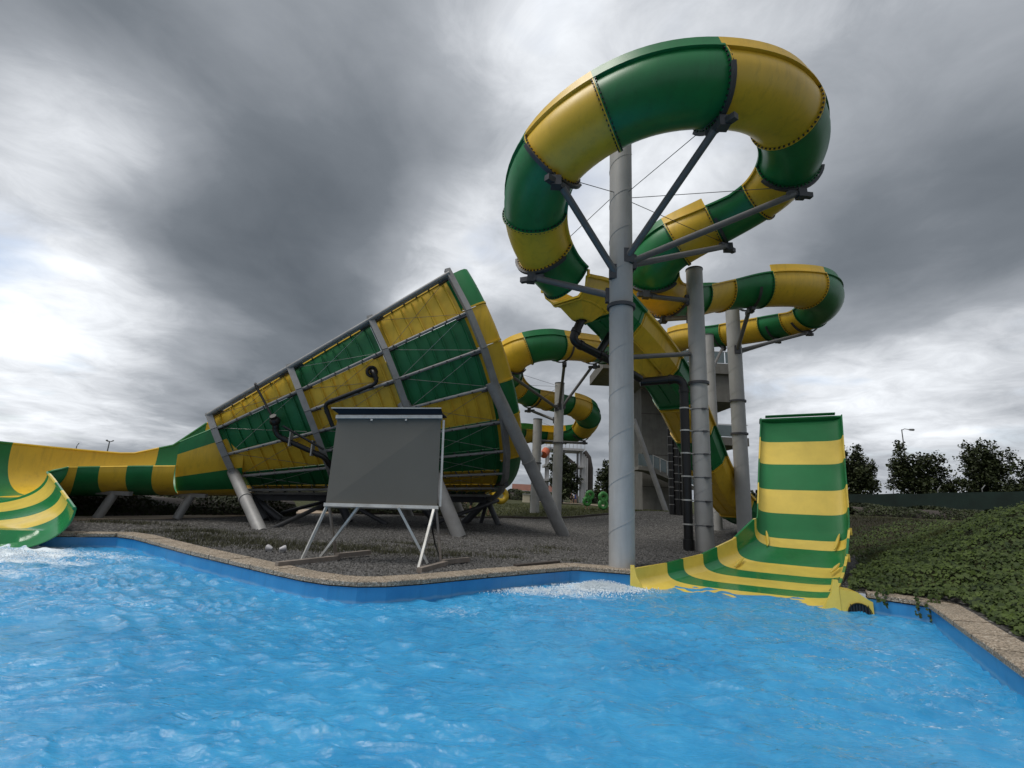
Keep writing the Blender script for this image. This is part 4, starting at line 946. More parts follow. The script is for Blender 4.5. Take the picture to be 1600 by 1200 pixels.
def run_pts(s_, n=41):
    N_, ang, w, fl, hr, sh = station_lerp(RST, s_); S = side_of(ang); T_ = V((-S.y, S.x, 0)); T_ = V((S.y, -S.x, 0)) * -1.0
    ins, outs = [], []
    for k in range(n):
        a = -pi / 2 + pi * k / (n - 1); sa, ca = sin(a), cos(a); x = math.copysign(abs(sa) ** 0.8, sa); zf = 1 - abs(ca) ** 0.8 if abs(ca) > 1e-9 else 1.0
        h = (N_.z - fl) if a < 0 else hr
        p = V((N_.x, N_.y, 0)) + S * (w * (1 + x)) - V((0.715, -0.70, 0)) * (sh * min(1.0, 1 + x) ** 1.2) + UP * (fl + h * zf)
        if p.z < 0.09 and not inside(p.x, p.y, EDGE_IN): p.z = 0.09
        ins.append(p); outs.append(p + S * (0.045 * x) - UP * (0.045 * (1 - abs(x))))
    return ins, outs
def half_band(s0, s1, n, k0, k1, mat, name='channel_section'):
    R_ = [run_pts(s0 + (s1 - s0) * k / n) for k in range(n + 1)]; ins = [r[0][k0:k1 + 1] for r in R_]; outs = [r[1][k0:k1 + 1] for r in R_]
    m = MB().grid(ins, flip=True).grid(outs)
    m.grid([ins[0], outs[0]], flip=True).grid([ins[-1], outs[-1]])
    m.grid([[r[0] for r in ins], [r[0] for r in outs]]).grid([[r[-1] for r in ins], [r[-1] for r in outs]], flip=True)
    if k0 == 0: m.tube([r[0] + UP * 0.02 for r in ins], 0.05, 6)
    if k1 == 40: m.tube([r[-1] + UP * 0.02 for r in ins], 0.05, 6)
    return m.build(name, mat, runout, True)
Yf, Gf, Yw, Gw = 'yellow_fibreglass', 'green_fibreglass', 'yellow_wet', 'green_wet'
half_band(0, 1, 6, 0, 2, Gf); half_band(0, 1, 6, 2, 8, Yf); half_band(0, 1, 6, 8, 14, Gf); half_band(0, 1, 6, 14, 24, Yf); half_band(0, 1, 6, 24, 34, Gf); half_band(0, 1, 6, 34, 40, Yf)
for s0, s1, c in [(1.002, 1.6, Yf), (1.6, 2.25, Gf), (2.25, 2.85, Yf), (2.85, 3.5, Gf), (3.5, 4.2, Yf), (4.2, 4.9, Gf)]: half_band(s0, s1, 6, 0, 20, c)
for s0, s1, c in [(1.002, 2.35, Gf), (2.35, 3.85, Yf), (3.85, 4.9, Gf)]: half_band(s0, s1, 8, 20, 40, c)
for s0, s1, c in [(4.9, 5.15, Gw), (5.15, 5.7, Yw), (5.7, 6.15, Gw), (6.15, 6.6, Yw), (6.6, 7.0, Gw)]: half_band(s0, s1, 8, 0, 40, c, 'outlet_section')
for p in ((-15.6, 19.3), (-13.6, 20.9)):
    z = 0.98; MB().tube([V((p[0] - 0.15, p[1], 0)), V((p[0] + 0.12, p[1] + 0.25, z))], 0.17, 12).beam(V((p[0] - 0.5, p[1] + 0.2, z)), V((p[0] + 0.8, p[1] + 0.2, z)), 0.2, 0.16).build('prop', 'galvanised', runout, True)

# ------------------------------------------------------------------ screen on its stand
scr = thing('billboard', 'blank dark grey screen with narrow hood on splayed steel legs by the pool edge', 'screen', (-3.2, 11.5, 0))
tl_, tr_, br2, bl2 = at(527, 655, 11.75), at(689, 655, 12.0), at(683, 791, 11.75), at(509, 786, 11.4)
nb = (tr_ - tl_).cross(bl2 - tl_).normalized(); nb = nb if nb.y < 0 else -nb
MB().prism([tl_, bl2, br2, tr_], -nb * 0.16).build('panel', 'screen_back', scr)
fr = MB()
ex_ = (tr_ - tl_).normalized(); ey_ = (bl2 - tl_).normalized()
fr.beam(bl2 - ex_ * 0.03 + ey_ * 0.04 - nb * 0.04, br2 + ex_ * 0.03 + ey_ * 0.04 - nb * 0.04, 0.22, 0.075, up=ey_); fr.build('bottom_rail', 'light_steel', scr)
MB().beam(tl_ - ex_ * 0.03 - ey_ * 0.05 - nb * 0.04, tr_ + ex_ * 0.03 - ey_ * 0.05 - nb * 0.04, 0.20, 0.085, up=ey_).build('top_rail', 'light_steel', scr)
MB().beam(tr_ + ex_ * 0.07 - nb * 0.10, br2 + ex_ * 0.07 - nb * 0.10, 0.05, 0.10, up=nb).build('side_rail', 'light_steel', scr)
hA, hB = tl_ - ey_ * 0.11 - ex_ * 0.12, tr_ - ey_ * 0.11 + ex_ * 0.14
MB().prism([hA - nb * 0.25, hB - nb * 0.25, hB + nb * 0.06 - ex_ * 0.1, hA + nb * 0.06 + ex_ * 0.16], -ey_ * 0.03).prism([hA + ex_ * .16 + nb * .05, hB - ex_ * .1 + nb * .05, hB + UP * .12 - ex_ * .14 + nb * .12, hA + UP * .12 - ex_ * .02 + nb * .12], -nb * 0.02).build('hood', 'screen_hood', scr)
h2A, h2B = hA + UP * .13 - ex_ * .02 + nb * .13, hB + UP * .13 - ex_ * .14 + nb * .13
MB().beam(h2A, h2B, 0.05, 0.025).build('hood_edge', 'light_steel', scr)
for x in (0.33, 0.66): MB().beam(tl_ + (tr_ - tl_) * x + nb * 0.03, tl_ + (tr_ - tl_) * x + nb * 0.03 + ey_ * 0.05, 0.05, 0.03).build('clip', 'light_steel', scr)
gl = lambda px, py: onz(px, py, 0.06)
sk1a, sk1b, sk2a, sk2b = gl(432, 882), gl(577, 866), gl(600, 898), gl(732, 876)
MB().beam(sk1a, mid(sk1a, sk1b, .62), 0.12, 0.10).beam(mid(sk1a, sk1b, .60) + UP * .05, sk1b + UP * .05, 0.12, 0.10).build('skid', 'rusty_steel', scr)
MB().beam(gl(655, 891), gl(697, 880), 0.12, 0.10).beam(gl(692, 880) + UP * .03, sk2b + UP * .03, 0.12, 0.10).build('skid', 'rusty_steel', scr)
for a, b, m_ in [((512, 788), gl(471, 876), 'light_steel'), ((562, 790), gl(501, 870), 'light_steel'), ((622, 793), gl(668, 880), 'light_steel'), ((678, 796), gl(654, 888), 'light_steel')]:
    MB().beam(at(*a, 11.5), b, 0.055, 0.055).build('leg', m_, scr)
MB().beam(at(514, 788, 11.65), gl(525, 869), 0.05, 0.05).build('back_stay', 'rusty_steel', scr)
MB().beam(at(682, 796, 11.9), gl(689, 879), 0.05, 0.05).build('back_stay', 'rusty_steel', scr)
pipe(scr, 'power_cable', [at(672, 795, 11.75), at(676, 830, 11.9), gl(678, 868) + UP * .3, gl(690, 880)], 0.02, bend=0.12)

# ------------------------------------------------------------------ black drain pipes
dp = thing('drain_pipe', 'thick black standing pipe clamped beside the second grey column', 'pipe', (P2.x - 0.5, P2.y, 0))
q = V((P2.x - 0.62, P2.y - 0.1, 0)); pipe(dp, 'pipe_run', [q + UP * 0.05, q + UP * 6.35, at(1000, 597, 18.2)], 0.165, bend=0.4)
for z in np.arange(0.9, 6.0, 0.85):
    MB().tube([q + UP * z, q + UP * (z + 0.05)], 0.185, 20).beam(q + UP * (z + .025), V((P2.x, P2.y, z + .025)), 0.03, 0.04).build('clamp', 'light_steel', dp, True)
MB().tube([q, q + UP * 0.4], 0.2, 20).build('foot_socket', 'black_plastic', dp, True)
i = round(0.05 * nC); s1 = FC.P[i] - UP * 0.62
dp2 = thing('sump_pipe', 'bent black pipe hanging under the yellow sump left of the nearest column', 'pipe', tuple(s1))
pipe(dp2, 'pipe_run', [s1 + UP * 0.15, at(893, 532, 15.9), at(952, 562, 16.6), at(1000, 592, 17.4)], 0.15, bend=0.3)
i2 = round(0.14 * nC); pipe(dp2, 'branch_pipe', [FC.P[i2] - UP * 0.1, at(933, 555, 16.45)], 0.14)
MB().torus(s1 + UP * 0.1, UP, 0.15, 0.05).build('collar', 'black_plastic', dp2, True)
bs = thing('cable_riser', 'tall dark bundle of black pipes with clamp rings behind the drop trough', 'pipe', tuple(foot(1056, 800, 36.0)))
for px in (1050, 1058, 1067):
    p = foot(px, 800, 36.0); MB().tube([p, p + UP * (7.3 - (px - 1050) * 0.06)], 0.19, 14).build('pipe_run', 'black_plastic', bs, True)
    for z in np.arange(0.7, 6.8, 0.62): MB().tube([p + UP * (z + (px % 3) * .2), p + UP * (z + (px % 3) * .2 + 0.04)], 0.2, 14).build('clamp', 'galvanised', bs, True)

# ------------------------------------------------------------------ concrete slide tower
tw = thing('concrete_tower', 'concrete stair tower with cantilevered platforms and glass balustrades behind the columns', 'tower', tuple(foot(1030, 800, 46)))
YT = 46.0
def wx(px, py=700, Y=YT): return at(px, py, Y).x
def wz(py, px=1040, Y=YT): return at(px, py, Y).z
gz = 0.2
MB().box((wx(1003), YT, gz), (wx(1062), YT + 3.6, wz(606))).build('shaft', 'concrete', tw)
for py in (648, 712, 762): MB().box((wx(1003) - .01, YT - 0.012, wz(py)), (wx(1062) + .01, YT - 0.002, wz(py) + 0.05)).build('shutter_joint', 'dark_cladding', tw)
MB().box((wx(932), YT - 3.0, wz(592)), (wx(1144), YT + 4.4, wz(577))).build('top_platform', 'concrete', tw)
MB().prism([(wx(940), YT - 2.6, wz(592)), (wx(1062), YT - 2.6, wz(592)), (wx(1062), YT - 2.6, wz(652)), (wx(1010), YT - 2.6, wz(610))], (0, 5.5, 0)).build('corbel', 'concrete', tw)
for x0, x1 in ((932, 960), (960, 988), (1000, 1040), (1040, 1090), (1095, 1118), (1118, 1143)):
    MB().box((wx(x0) + .05, YT - 2.95, wz(577) + 0.06), (wx(x1) - .05, YT - 2.91, wz(577) + 1.12)).build('glass_panel', 'glass_rail', tw)
MB().beam((wx(932), YT - 2.93, wz(577) + 1.16), (wx(1144), YT - 2.93, wz(577) + 1.16), 0.06, 0.06).build('handrail', 'light_steel', tw)
MB().box((wx(1100), YT - 2.6, wz(632)), (wx(1146), YT + 3.0, wz(590))).build('side_wall', 'concrete', tw)
MB().box((wx(1085), YT - 2.6, wz(696)), (wx(1150), YT + 3.0, wz(684))).build('middle_platform', 'concrete', tw)
MB().box((wx(1100), YT - 2.55, wz(683)), (wx(1146), YT - 2.5, wz(666))).build('glass_panel', 'glass_rail', tw)
MB().beam((wx(1085), YT - 2.53, wz(665)), (wx(1150), YT - 2.53, wz(665)), 0.06, 0.06).build('handrail', 'light_steel', tw)
# stair flight with balustrade in front of the shaft
sa, sb = V((wx(985), YT - 1.6, wz(736))), V((wx(1006), YT - 1.6, wz(738))); sc2 = V((wx(1066), YT - 1.6, wz(762)))
MB().beam(sa, sb, 2.4, 0.28).beam(sb - V((.1, 0, 0)), sc2, 2.4, 0.30).build('stair_flight', 'concrete', tw)
for k in range(6):
    a = sb + (sc2 - sb) * (k / 6) + V((0.04, -1.2, 0.25)); b = sb + (sc2 - sb) * ((k + 1) / 6) + V((-0.04, -1.2, 0.25))
    MB().prism([a, b, b + UP * 1.05, a + UP * 1.05], (0, 0.03, 0)).build('glass_panel', 'glass_rail', tw)
    MB().beam(a + UP * -.2, a + UP * 1.1, 0.05, 0.05).build('post', 'light_steel', tw)
a, b = sa + V((0, -1.2, 0.25)), sb + V((0, -1.2, .25)); MB().prism([a, b, b + UP * 1.05, a + UP * 1.05], (0, 0.03, 0)).build('glass_panel', 'glass_rail', tw)
MB().beam(sb + V((0, -1.2, 1.33)), sc2 + V((0, -1.2, 1.33)), 0.05, 0.05).build('handrail', 'light_steel', tw)
MB().tube([at(990, 655, 42), V((at(1042, 800, 42).x, 42, 0.6))], 0.22, 16).build('raking_prop', 'galvanised', tw, True)

# ------------------------------------------------------------------ far slide tower, house, lawn things
YF = 92.0
ft = thing('far_slide_tower', 'white framed slide tower with railed top deck far across the lawn', 'tower', tuple(foot(900, 785, YF)))
fx = lambda px: at(px, 740, YF).x
fz = lambda py: at(890, py, YF).z
for px, yy in ((856, 0), (880, 0), (907, 0), (908, 5), (880, 5), (856, 5)): MB().beam((fx(px), YF + yy, 0), (fx(px), YF + yy, fz(703)), 0.42, 0.42).build('post', 'white_steel', ft)
for py in (703, 729, 752): MB().box((fx(850), YF - 1, fz(py) - .15), (fx(911), YF + 6, fz(py) + .25)).build('deck', 'white_steel', ft)
for k, (pa, pb) in enumerate((((860, 752), (900, 729)), ((900, 729), (866, 703)), ((900, 785), (862, 752)))):
    MB().beam((fx(pa[0]), YF - 1.3, fz(pa[1])), (fx(pb[0]), YF - 1.3, fz(pb[1])), 1.2, 0.5).build('stair_flight', 'dark_cladding', ft)
for px in range(852, 914, 6): MB().beam((fx(px), YF - .9, fz(703)), (fx(px), YF - .9, fz(694)), 0.09, 0.09).build('rail_post', 'white_steel', ft)
MB().beam((fx(850), YF - .9, fz(694)), (fx(913), YF - .9, fz(694)), 0.08, 0.10).build('handrail', 'white_steel', ft)
for k in range(4):
    MB().beam((fx(909 + k * 2.6), YF - .4, 0), (fx(909 + k * 2.6), YF - .4, fz(706 + k * 3)), 0.26, 0.3).build('cladding_fin', 'white_steel', ft)
MB().tube([(fx(918), YF + 1, 0), (fx(922), YF + 1, fz(760)), (fx(922), YF + 1, fz(730)), (fx(919), YF + 1, fz(714)), (fx(912), YF + 1, fz(705))], 0.75, 12).build('dark_tube', 'dark_cladding', ft, True)
MB().tube([(fx(856), YF - 1, fz(702)), (fx(848), YF - 3, fz(706)), (fx(840), YF - 5, fz(714)), (fx(834), YF - 7, fz(724)), (fx(828), YF - 8, fz(735))], 0.5, 10).build('white_chute', 'white_steel', ft, True)
MB().tube([(fx(850), YF - 4, fz(709)), (fx(845), YF - 5, fz(716))], 0.75, 10).build('red_band', 'orange_paint', ft, True)
ho = thing('house', 'low house with red tiled roof at the far side of the lawn behind the funnel', 'house', tuple(foot(820, 778, 120)))
hp = lambda px, py: at(px, py, 120)
a, b = hp(806, 778), hp(868, 778); MB().box((a.x, 118, 0), (b.x, 126, hp(830, 768).z)).build('wall', 'cream_wall', ho)
ze, zr = hp(830, 768).z, hp(830, 757).z
MB().prism([(a.x - 1, 117, ze), (a.x - 1, 122, zr), (a.x - 1, 127, ze)], (b.x - a.x + 2, 0, 0)).build('roof', 'red_roof', ho)
MB().beam((a.x - 1, 116.9, ze), (b.x + 1, 116.9, ze), 0.2, 0.3).build('gutter', 'white_steel', ho)
for k in range(4): x = a.x + 2 + k * (b.x - a.x - 4) / 3; MB().box((x - .6, 117.9, ze - 1.7), (x + .6, 118.1, ze - .4)).build('window', 'glass_rail', ho)
kx = foot(822, 783, 70)
kk = thing('cream_cabinet', 'pale cream box cabinet on the lawn behind the slanted funnel leg', 'box', tuple(kx))
MB().box((kx.x - .5, 69.6, kx.z), (kx.x + .5, 70.4, kx.z + 1.1)).build('casing', 'cream_wall', kk); MB().box((kx.x - .56, 69.5, kx.z + 1.1), (kx.x + .56, 70.5, kx.z + 1.18)).build('lid', 'white_steel', kk)

# ------------------------------------------------------------------ people and rafts
def person(base, h, face, label, top, trunks, pose='stand', group=None):
    """standing figure: one skinned body, clothing and hair as children; face = heading in degrees"""
    t = thing('person', label, 'person', tuple(base), group); k = h / 1.75
    fw = V((cos(radians(face)), sin(radians(face)), 0)); sd = V((-fw.y, fw.x, 0))
    J = {}; R = {}
    def j(n, f, s_, z, r): J[n] = base + fw * (f * k) + sd * (s_ * k) + UP * (z * k); R[n] = r * k
    bend = 0.35 if pose == 'stoop' else 0.0
    j('pelvis', 0, 0, 0.95, 0.13); j('waist', bend * .25, 0, 1.12, 0.115); j('chest', bend * .7, 0, 1.33 - bend * .1, 0.145); j('neck', bend * 1.0, 0, 1.50 - bend * .2, 0.055); j('head', bend * 1.15 + .02, 0, 1.62 - bend * .25, 0.095); j('crown', bend * 1.2 + .01, 0, 1.71 - bend * .27, 0.07)
    edges = [('pelvis', 'waist'), ('waist', 'chest'), ('chest', 'neck'), ('neck', 'head'), ('head', 'crown')]
    for s_, n in ((1, 'l'), (-1, 'r')):
        j('hip' + n, 0, .10 * s_, 0.90, 0.095); j('knee' + n, .03 + .06 * s_, .11 * s_, 0.50, 0.06); j('ank' + n, -.02 + .10 * s_, .11 * s_, 0.08, 0.042); j('toe' + n, .13 + .10 * s_, .12 * s_, 0.035, 0.035)
        j('sho' + n, bend * .8, .19 * s_, 1.42 - bend * .15, 0.06)
        if pose == 'carry': j('elb' + n, .10, .30 * s_, 1.18, 0.044); j('han' + n, .32, .26 * s_, 1.20, 0.036)
        else: j('elb' + n, bend * .9 + .02, .26 * s_, 1.13 - bend * .2, 0.044); j('han' + n, bend * 1.2 + .10, .24 * s_, 0.88 - bend * .1, 0.036)
        edges += [('pelvis', 'hip' + n), ('hip' + n, 'knee' + n), ('knee' + n, 'ank' + n), ('ank' + n, 'toe' + n), ('chest', 'sho' + n), ('sho' + n, 'elb' + n), ('elb' + n, 'han' + n)]
        for q in range(4): j('f%s%d' % (n, q), (.42 if pose == 'carry' else bend * 1.2 + .13), (.26 + .018 * (q - 1.5)) * s_, (1.18 if pose == 'carry' else 0.79 - bend * .1), 0.010); edges.append(('han' + n, 'f%s%d' % (n, q)))
    names = list(J); me = bpy.data.meshes.new('body'); me.from_pydata([J[n] for n in names], [(names.index(a), names.index(b)) for a, b in edges], []); me.materials.append(MATS['skin'])
    o = bpy.data.objects.new('body', me); COL.objects.link(o); put(o, t)
    md = o.modifiers.new('skin', 'SKIN'); sk = me.skin_vertices[0].data if me.skin_vertices else None
    if sk is None:
        bm = bmesh.new(); bm.from_mesh(me); bm.verts.layers.skin.verify(); bm.to_mesh(me); bm.free(); sk = me.skin_vertices[0].data
    for q, n in enumerate(names): sk[q].radius = (R[n], R[n]); sk[q].use_root = (n == 'pelvis')
    md.use_smooth_shade = True; o.modifiers.new('sub', 'SUBSURF').levels = 1; o.modifiers['sub'].render_levels = 1
    m = MB()
    for n in 'lr': m.tube([J['hip' + n] + UP * .08 * k, J['hip' + n] * .45 + J['knee' + n] * .55], [0.135 * k, 0.105 * k], 12)
    m.tube([J['pelvis'] - UP * .02, J['waist']], [0.165 * k, 0.145 * k], 14).build('trunks', trunks, t, True)
    if top: MB().tube([J['waist'] - UP * .06, J['waist'], J['chest'], J['neck'] - (J['neck'] - J['chest']) * .25], [0.165 * k, 0.16 * k, 0.185 * k, 0.10 * k], 14).build('shirt', top, t, True)
    MB().ball(J['crown'] - UP * .02 * k - fw * .025 * k, 0.105 * k, 8).build('hair', 'hair', t, True)
    return t
def raft(base, ax, tilt, col, label, group=None, R=0.5, r=0.26):
    t = thing('double_raft', label, 'raft', tuple(base), group); up = (UP * cos(tilt) + V((1, 0, 0)) * sin(tilt)).normalized(); ax = V(ax); ax = (ax - up * ax.dot(up)).normalized()
    c1_ = base + up * (R + r); c2_ = c1_ + up * (R * 2 - 0.02)
    for c in (c1_, c2_):
        o = MB().torus(c, ax, R, r, 28, 12).build('ring', col, t, True)
        sidev = ax.cross(up); MB().tube([c + sidev * .42 + ax * (r + .0), c + sidev * .5 + ax * (r + .05), c + sidev * .6 + ax * r], 0.025, 6).build('handle', 'dark_cloth', o, True)
    MB().tube([c1_ + up * (R - .3) , c2_ - up * (R - .3)], 0.16, 10).build('saddle', col, t, True)
def gp(px, Y): p = at(px, 790, Y); return V((p.x, p.y, terrain(p.x, p.y)))
raft(gp(914, 44) + UP * 0.35, (0.35, -1, 0), 0.42, 'raft_green', 'green double ring raft tilted to the right, left one of two on the lawn', 'green double rafts', 0.30, 0.155)
raft(gp(942, 41.5), (0.25, -1, 0.05), 0.03, 'raft_green', 'green double ring raft standing upright just left of the thickest column', 'green double rafts', 0.31, 0.16)
person(gp(917.5, 44.5), 1.72, -70, 'person behind the tilted green raft, only dark lower legs showing', None, 'dark_cloth', 'carry')
person(gp(766, 35.0), 1.72, -20, 'person in dark trunks carrying a yellow raft past the funnel belly', None, 'dark_cloth', 'carry')
p_ = gp(762, 34.6); rt = thing('double_raft', 'yellow double ring raft carried by a person beneath the funnel', 'raft', tuple(p_ + UP * 0.9))
for q in (0, 0.86):
    MB().torus(p_ + V((0.0 + q, 0.12, 1.32 + q * 0.12)), (0.2, -1, 0.15), 0.40, 0.21, 24, 10).build('ring', 'raft_yellow', rt, True)
person(gp(736, 36.0), 1.45, 200, 'stooping person in dark trunks on the lawn left of the yellow raft', None, 'dark_cloth', 'stoop')
person(gp(893, 85), 1.75, -60, 'bare chested person in dark trunks at the foot of the far tower', None, 'dark_cloth')
person(gp(899, 86), 1.75, -100, 'person in blue clothes beside the far white tower', 'blue_cloth', 'blue_cloth')

# ------------------------------------------------------------------ small things on the gravel
def floodlight(px, py, ang, label, group):
    b = onz(px, py, 0.0); k_ = 0.5; t = thing('floodlight', label, 'floodlight', tuple(b), group); d = V((cos(ang), sin(ang), 0.15)).normalized()
    c = b + UP * .19 * k_; MB().tube([c - d * .14 * k_, c - d * .02 * k_, c + d * .08 * k_, c + d * .16 * k_], [0.07 * k_, 0.12 * k_, 0.155 * k_, 0.165 * k_], 18).build('housing', 'white_plastic', t, True)
    MB().tube([c + d * .158 * k_, c + d * .168 * k_], [0.15 * k_, 0.15 * k_], 18).build('lens', 'glass_rail', t, True)
    MB().beam(b - V((.1 * k_, 0, 0)) + UP * .03, b + V((.1 * k_, 0, 0)) + UP * .03, .05, .03).beam(b + V((-.1 * k_, 0, .03)), b + V((-.1 * k_, 0, .13)), .02, .03).beam(b + V((.1 * k_, 0, .03)), b + V((.1 * k_, 0, .13)), .02, .03).build('bracket', 'light_steel', t)
floodlight(421, 863, 2.9, 'pale floodlight lying on the gravel, left one of the pair left of the screen', 'floodlights on the gravel')
floodlight(440, 864, 0.7, 'pale floodlight lying on the gravel, right one of the pair left of the screen', 'floodlights on the gravel')
floodlight(880, 834, -0.8, 'small white floodlight at the foot of the slanted funnel leg', None)
tm = thing('timber_offcut', 'dark board lying on the gravel along the pool coping', 'board', tuple(onz(845, 883)))
MB().beam(onz(805, 887) + UP * .05, onz(872, 881) + UP * .06, 0.14, 0.05).build('board', 'dark_cladding', tm)
cd = thing('channel_cover', 'dark strip of edging between the gravel and the far lawn', 'edging', tuple(foot(860, 808, 33)))
pts = [V((x, 33.0 + 1.2 * sin(x * 0.3) + 8.0 * math.exp(-((x - 13) / 5.0) ** 2) + 0.1, 0)) for x in np.arange(-9, 9.2, 0.6)]
pts = [V((p.x, p.y, terrain(p.x, p.y) + 0.04)) for p in pts]; m = MB()
for a, b in zip(pts[:-1], pts[1:]): m.beam(a, b, 0.12, 0.16)
m.build('edging', 'dark_cladding', cd)

# path behind the funnel
pa = [onz(*p) for p in [(60, 813), (150, 812.5), (250, 811), (330, 809), (400, 806), (470, 803), (520, 803)]]; pb = [onz(*p) for p in [(60, 808), (150, 808), (250, 806.5), (330, 804.5), (385, 800), (440, 797), (520, 796)]]
m = MB().grid([[p + UP * 0.035 for p in pa], [p + UP * 0.035 for p in pb]], flip=True).grid([[p + UP * 0.035 for p in pa], [p - UP * 0.1 for p in pa]])
struct(m.build('path', 'path_paving'))
pc = [gp(x, Y) + UP * .05 for x, Y in ((830, 78), (880, 76), (930, 70), (960, 66))]; pd = [gp(x, Y) + UP * .05 for x, Y in ((830, 84), (880, 83), (930, 77), (960, 73))]
struct(MB().grid([pc, pd]).build('path', 'path_paving'))

# ------------------------------------------------------------------ fence, lamps on the right
fn = thing('mesh_fence', 'dark green screened fence with cranked posts along the berm on the right', 'fence', (40, 46, 1.2))
fpts = [at(1326, 772, 47), at(1400, 771, 46), at(1470, 769.5, 45), at(1540, 768.5, 44), at(1610, 767, 43), at(1700, 766, 42)]
for k, (a, b) in enumerate(zip(fpts[:-1], fpts[1:])):
    n = 16; rows = []
    for zf in (0.0, 0.35, 0.7, 1.0):
        row = []
        for q in range(n + 1):
            p = a + (b - a) * (q / n); zb = terrain(p.x, p.y) - .1; sag = 0.09 * sin(pi * q / n) * (1 if k == 1 else .4)
            row.append(V((p.x, p.y + 0.06 * sin(q * 2.1 + zf * 5 + k) * sin(pi * q / n), zb + (p.z - sag - zb) * zf)))
        rows.append(row)
    MB().grid(rows, flip=True).build('screen_cloth', 'fence_cloth', fn, True)
    for p in (a,):
        g = terrain(p.x, p.y); MB().tube([V((p.x, p.y + .3, g - .1)), V((p.x, p.y + .3, p.z + .25)), V((p.x + .35, p.y + .3, p.z + .62))], 0.04, 8).build('post', 'lamp_metal', fn, True)
def lamp(base, top, arm, label, hs=1.0):
    t = thing('street_lamp', label, 'lamp', tuple(base))
    MB().tube([base, top], [0.11, 0.06], 10).build('mast', 'lamp_metal', t, True)
    for a in arm:
        e = top + V(a); MB().tube([top - UP * .1, top + V(a) * .4 + UP * .1, e], 0.045, 8).build('arm', 'lamp_metal', t, True)
        d = V(a).normalized(); MB().tube([e - d * .1 * hs, e + d * .1 * hs, e + d * .55 * hs, e + d * .7 * hs], [0.05 * hs, 0.13 * hs, 0.15 * hs, 0.05 * hs], 10).build('lamp_head', 'lamp_metal', t, True)
b = at(1422, 770, 62); tp = at(1418.5, 671.5, 62); lamp(V((b.x, 62, 1.2)), V((b.x, 62, tp.z)), [(1.0, 0, 0.02)], 'tall street lamp rising behind the middle right tree')
b = at(170, 700, 60); tp = at(171, 691, 60); lamp(V((tp.x, 60, 0)), V((tp.x, 60, tp.z)), [(.2, 0, .1), (-.2, 0, .1), (0, -.2, .1)], 'three armed lamp head peeking over the left channel, right of two', 0.5)
tp = at(120, 697, 75); lamp(V((tp.x, 75, 0)), V((tp.x, 75, tp.z)), [(.12, 0, .25)], 'thin lamp mast peeking over the left channel, left of two', 0.4)

# ------------------------------------------------------------------ trees
def tree(name, base, H, W, seed, n_leaf, label, group=None, leaders=5, leaf=0.26, skirt=0.12, mat='tree_leaf'):
    rng = np.random.default_rng(seed); rnd = random.Random(seed); t = thing(name, label, 'tree', tuple(base), group)
    base = V(base); limbs = []; tips = []
    tr_m = MB().tube([base - UP * .2, base + UP * H * .12, base + UP * H * .3], [0.16 * H / 8, 0.12 * H / 8, 0.09 * H / 8], 10)
    for k in range(leaders + 16):
        lead = k < leaders
        a = rnd.random() * 2 * pi; z0 = H * (rnd.uniform(.15, .35) if lead else rnd.uniform(.08, .55))
        f = 0 if lead else (z0 / H); out = W / 2 * (rnd.uniform(.12, .5) if lead else rnd.uniform(.65, 1.05) * (1 - max(0, f - .15) * 0.9)); z1 = H * (rnd.uniform(.8, 1.04) - out / W * .4) if lead else min(H * .9, z0 + H * rnd.uniform(.04, .34))
        p0 = base + UP * z0 * .85; p3 = base + V((cos(a) * out, sin(a) * out, z1)); pm = p0 * .45 + p3 * .55 + V((cos(a), sin(a), 0)) * out * .12 + UP * (-.02 * H if lead else .03 * H)
        pts = [p0, p0 * .6 + pm * .4, pm, p3]; tr_m.tube(pts, [0.05 * H / 8, 0.04 * H / 8, 0.03 * H / 8, 0.008 * H / 8], 5)
        c = catmull(pts, 0.25); limbs.append(c[int(len(c) * .25):])
    tr_m.build('trunk', 'bark', t, True)
    cs = []; rad = []
    allp = [p for l in limbs for p in l]
    for l in limbs:
        m = len(l)
        for q, p in enumerate(l): cs.append(p); rad.append((0.55 - .40 * q / max(1, m)) * H / 8)
    cs = np.array([tuple(p) for p in cs]); rad = np.array(rad)
    ci = rng.integers(0, len(cs), n_leaf)
    # twig clumps: quantised offsets give light and dark clusters with gaps
    cl = rng.normal(size=(len(cs), 5, 3)) * rad[:, None, None]; off = cl[ci, rng.integers(0, 5, n_leaf)] + rng.normal(size=(n_leaf, 3)) * 0.17 * H / 8
    pos = cs[ci] + off; keep = pos[:, 2] > base.z + skirt * H * .6; pos = pos[keep]
    nr = rng.normal(size=pos.shape) * .8 + np.array([0, 0, .7]); tint = np.clip(rng.normal(.45, .28, len(pos)), 0, 1)
    quads_object('crown', leaf_quads(pos, nr, leaf * rng.uniform(.6, 1.3, len(pos)), rng), tint, mat, t)
def tb(px, Y): p = at(px, 780, Y); return (p.x, p.y, terrain(p.x, p.y))
def th_(px, py, Y): p = at(px, py, Y); return p.z - terrain(p.x, p.y)
GT = 'trees behind the fence on the right'
tree('broadleaf_tree', tb(1338, 52), th_(1345, 690, 52), 5.8, 1, 11000, 'dark tree directly behind the striped wall slide, first beyond the fence', GT, 6)
tree('broadleaf_tree', tb(1438, 52), th_(1432, 688, 52), 6.6, 2, 11000, 'dark conical tree with the street lamp above it, middle of three', GT, 4)
tree('broadleaf_tree', tb(1545, 50), th_(1545, 690, 50), 7.2, 3, 12000, 'broad bushy dark tree with upright shoots, right of the lamp', GT, 10)
tree('broadleaf_tree', tb(1612, 52), th_(1600, 715, 52), 5.5, 4, 6000, 'dark tree cut off by the right picture edge', GT, 5)
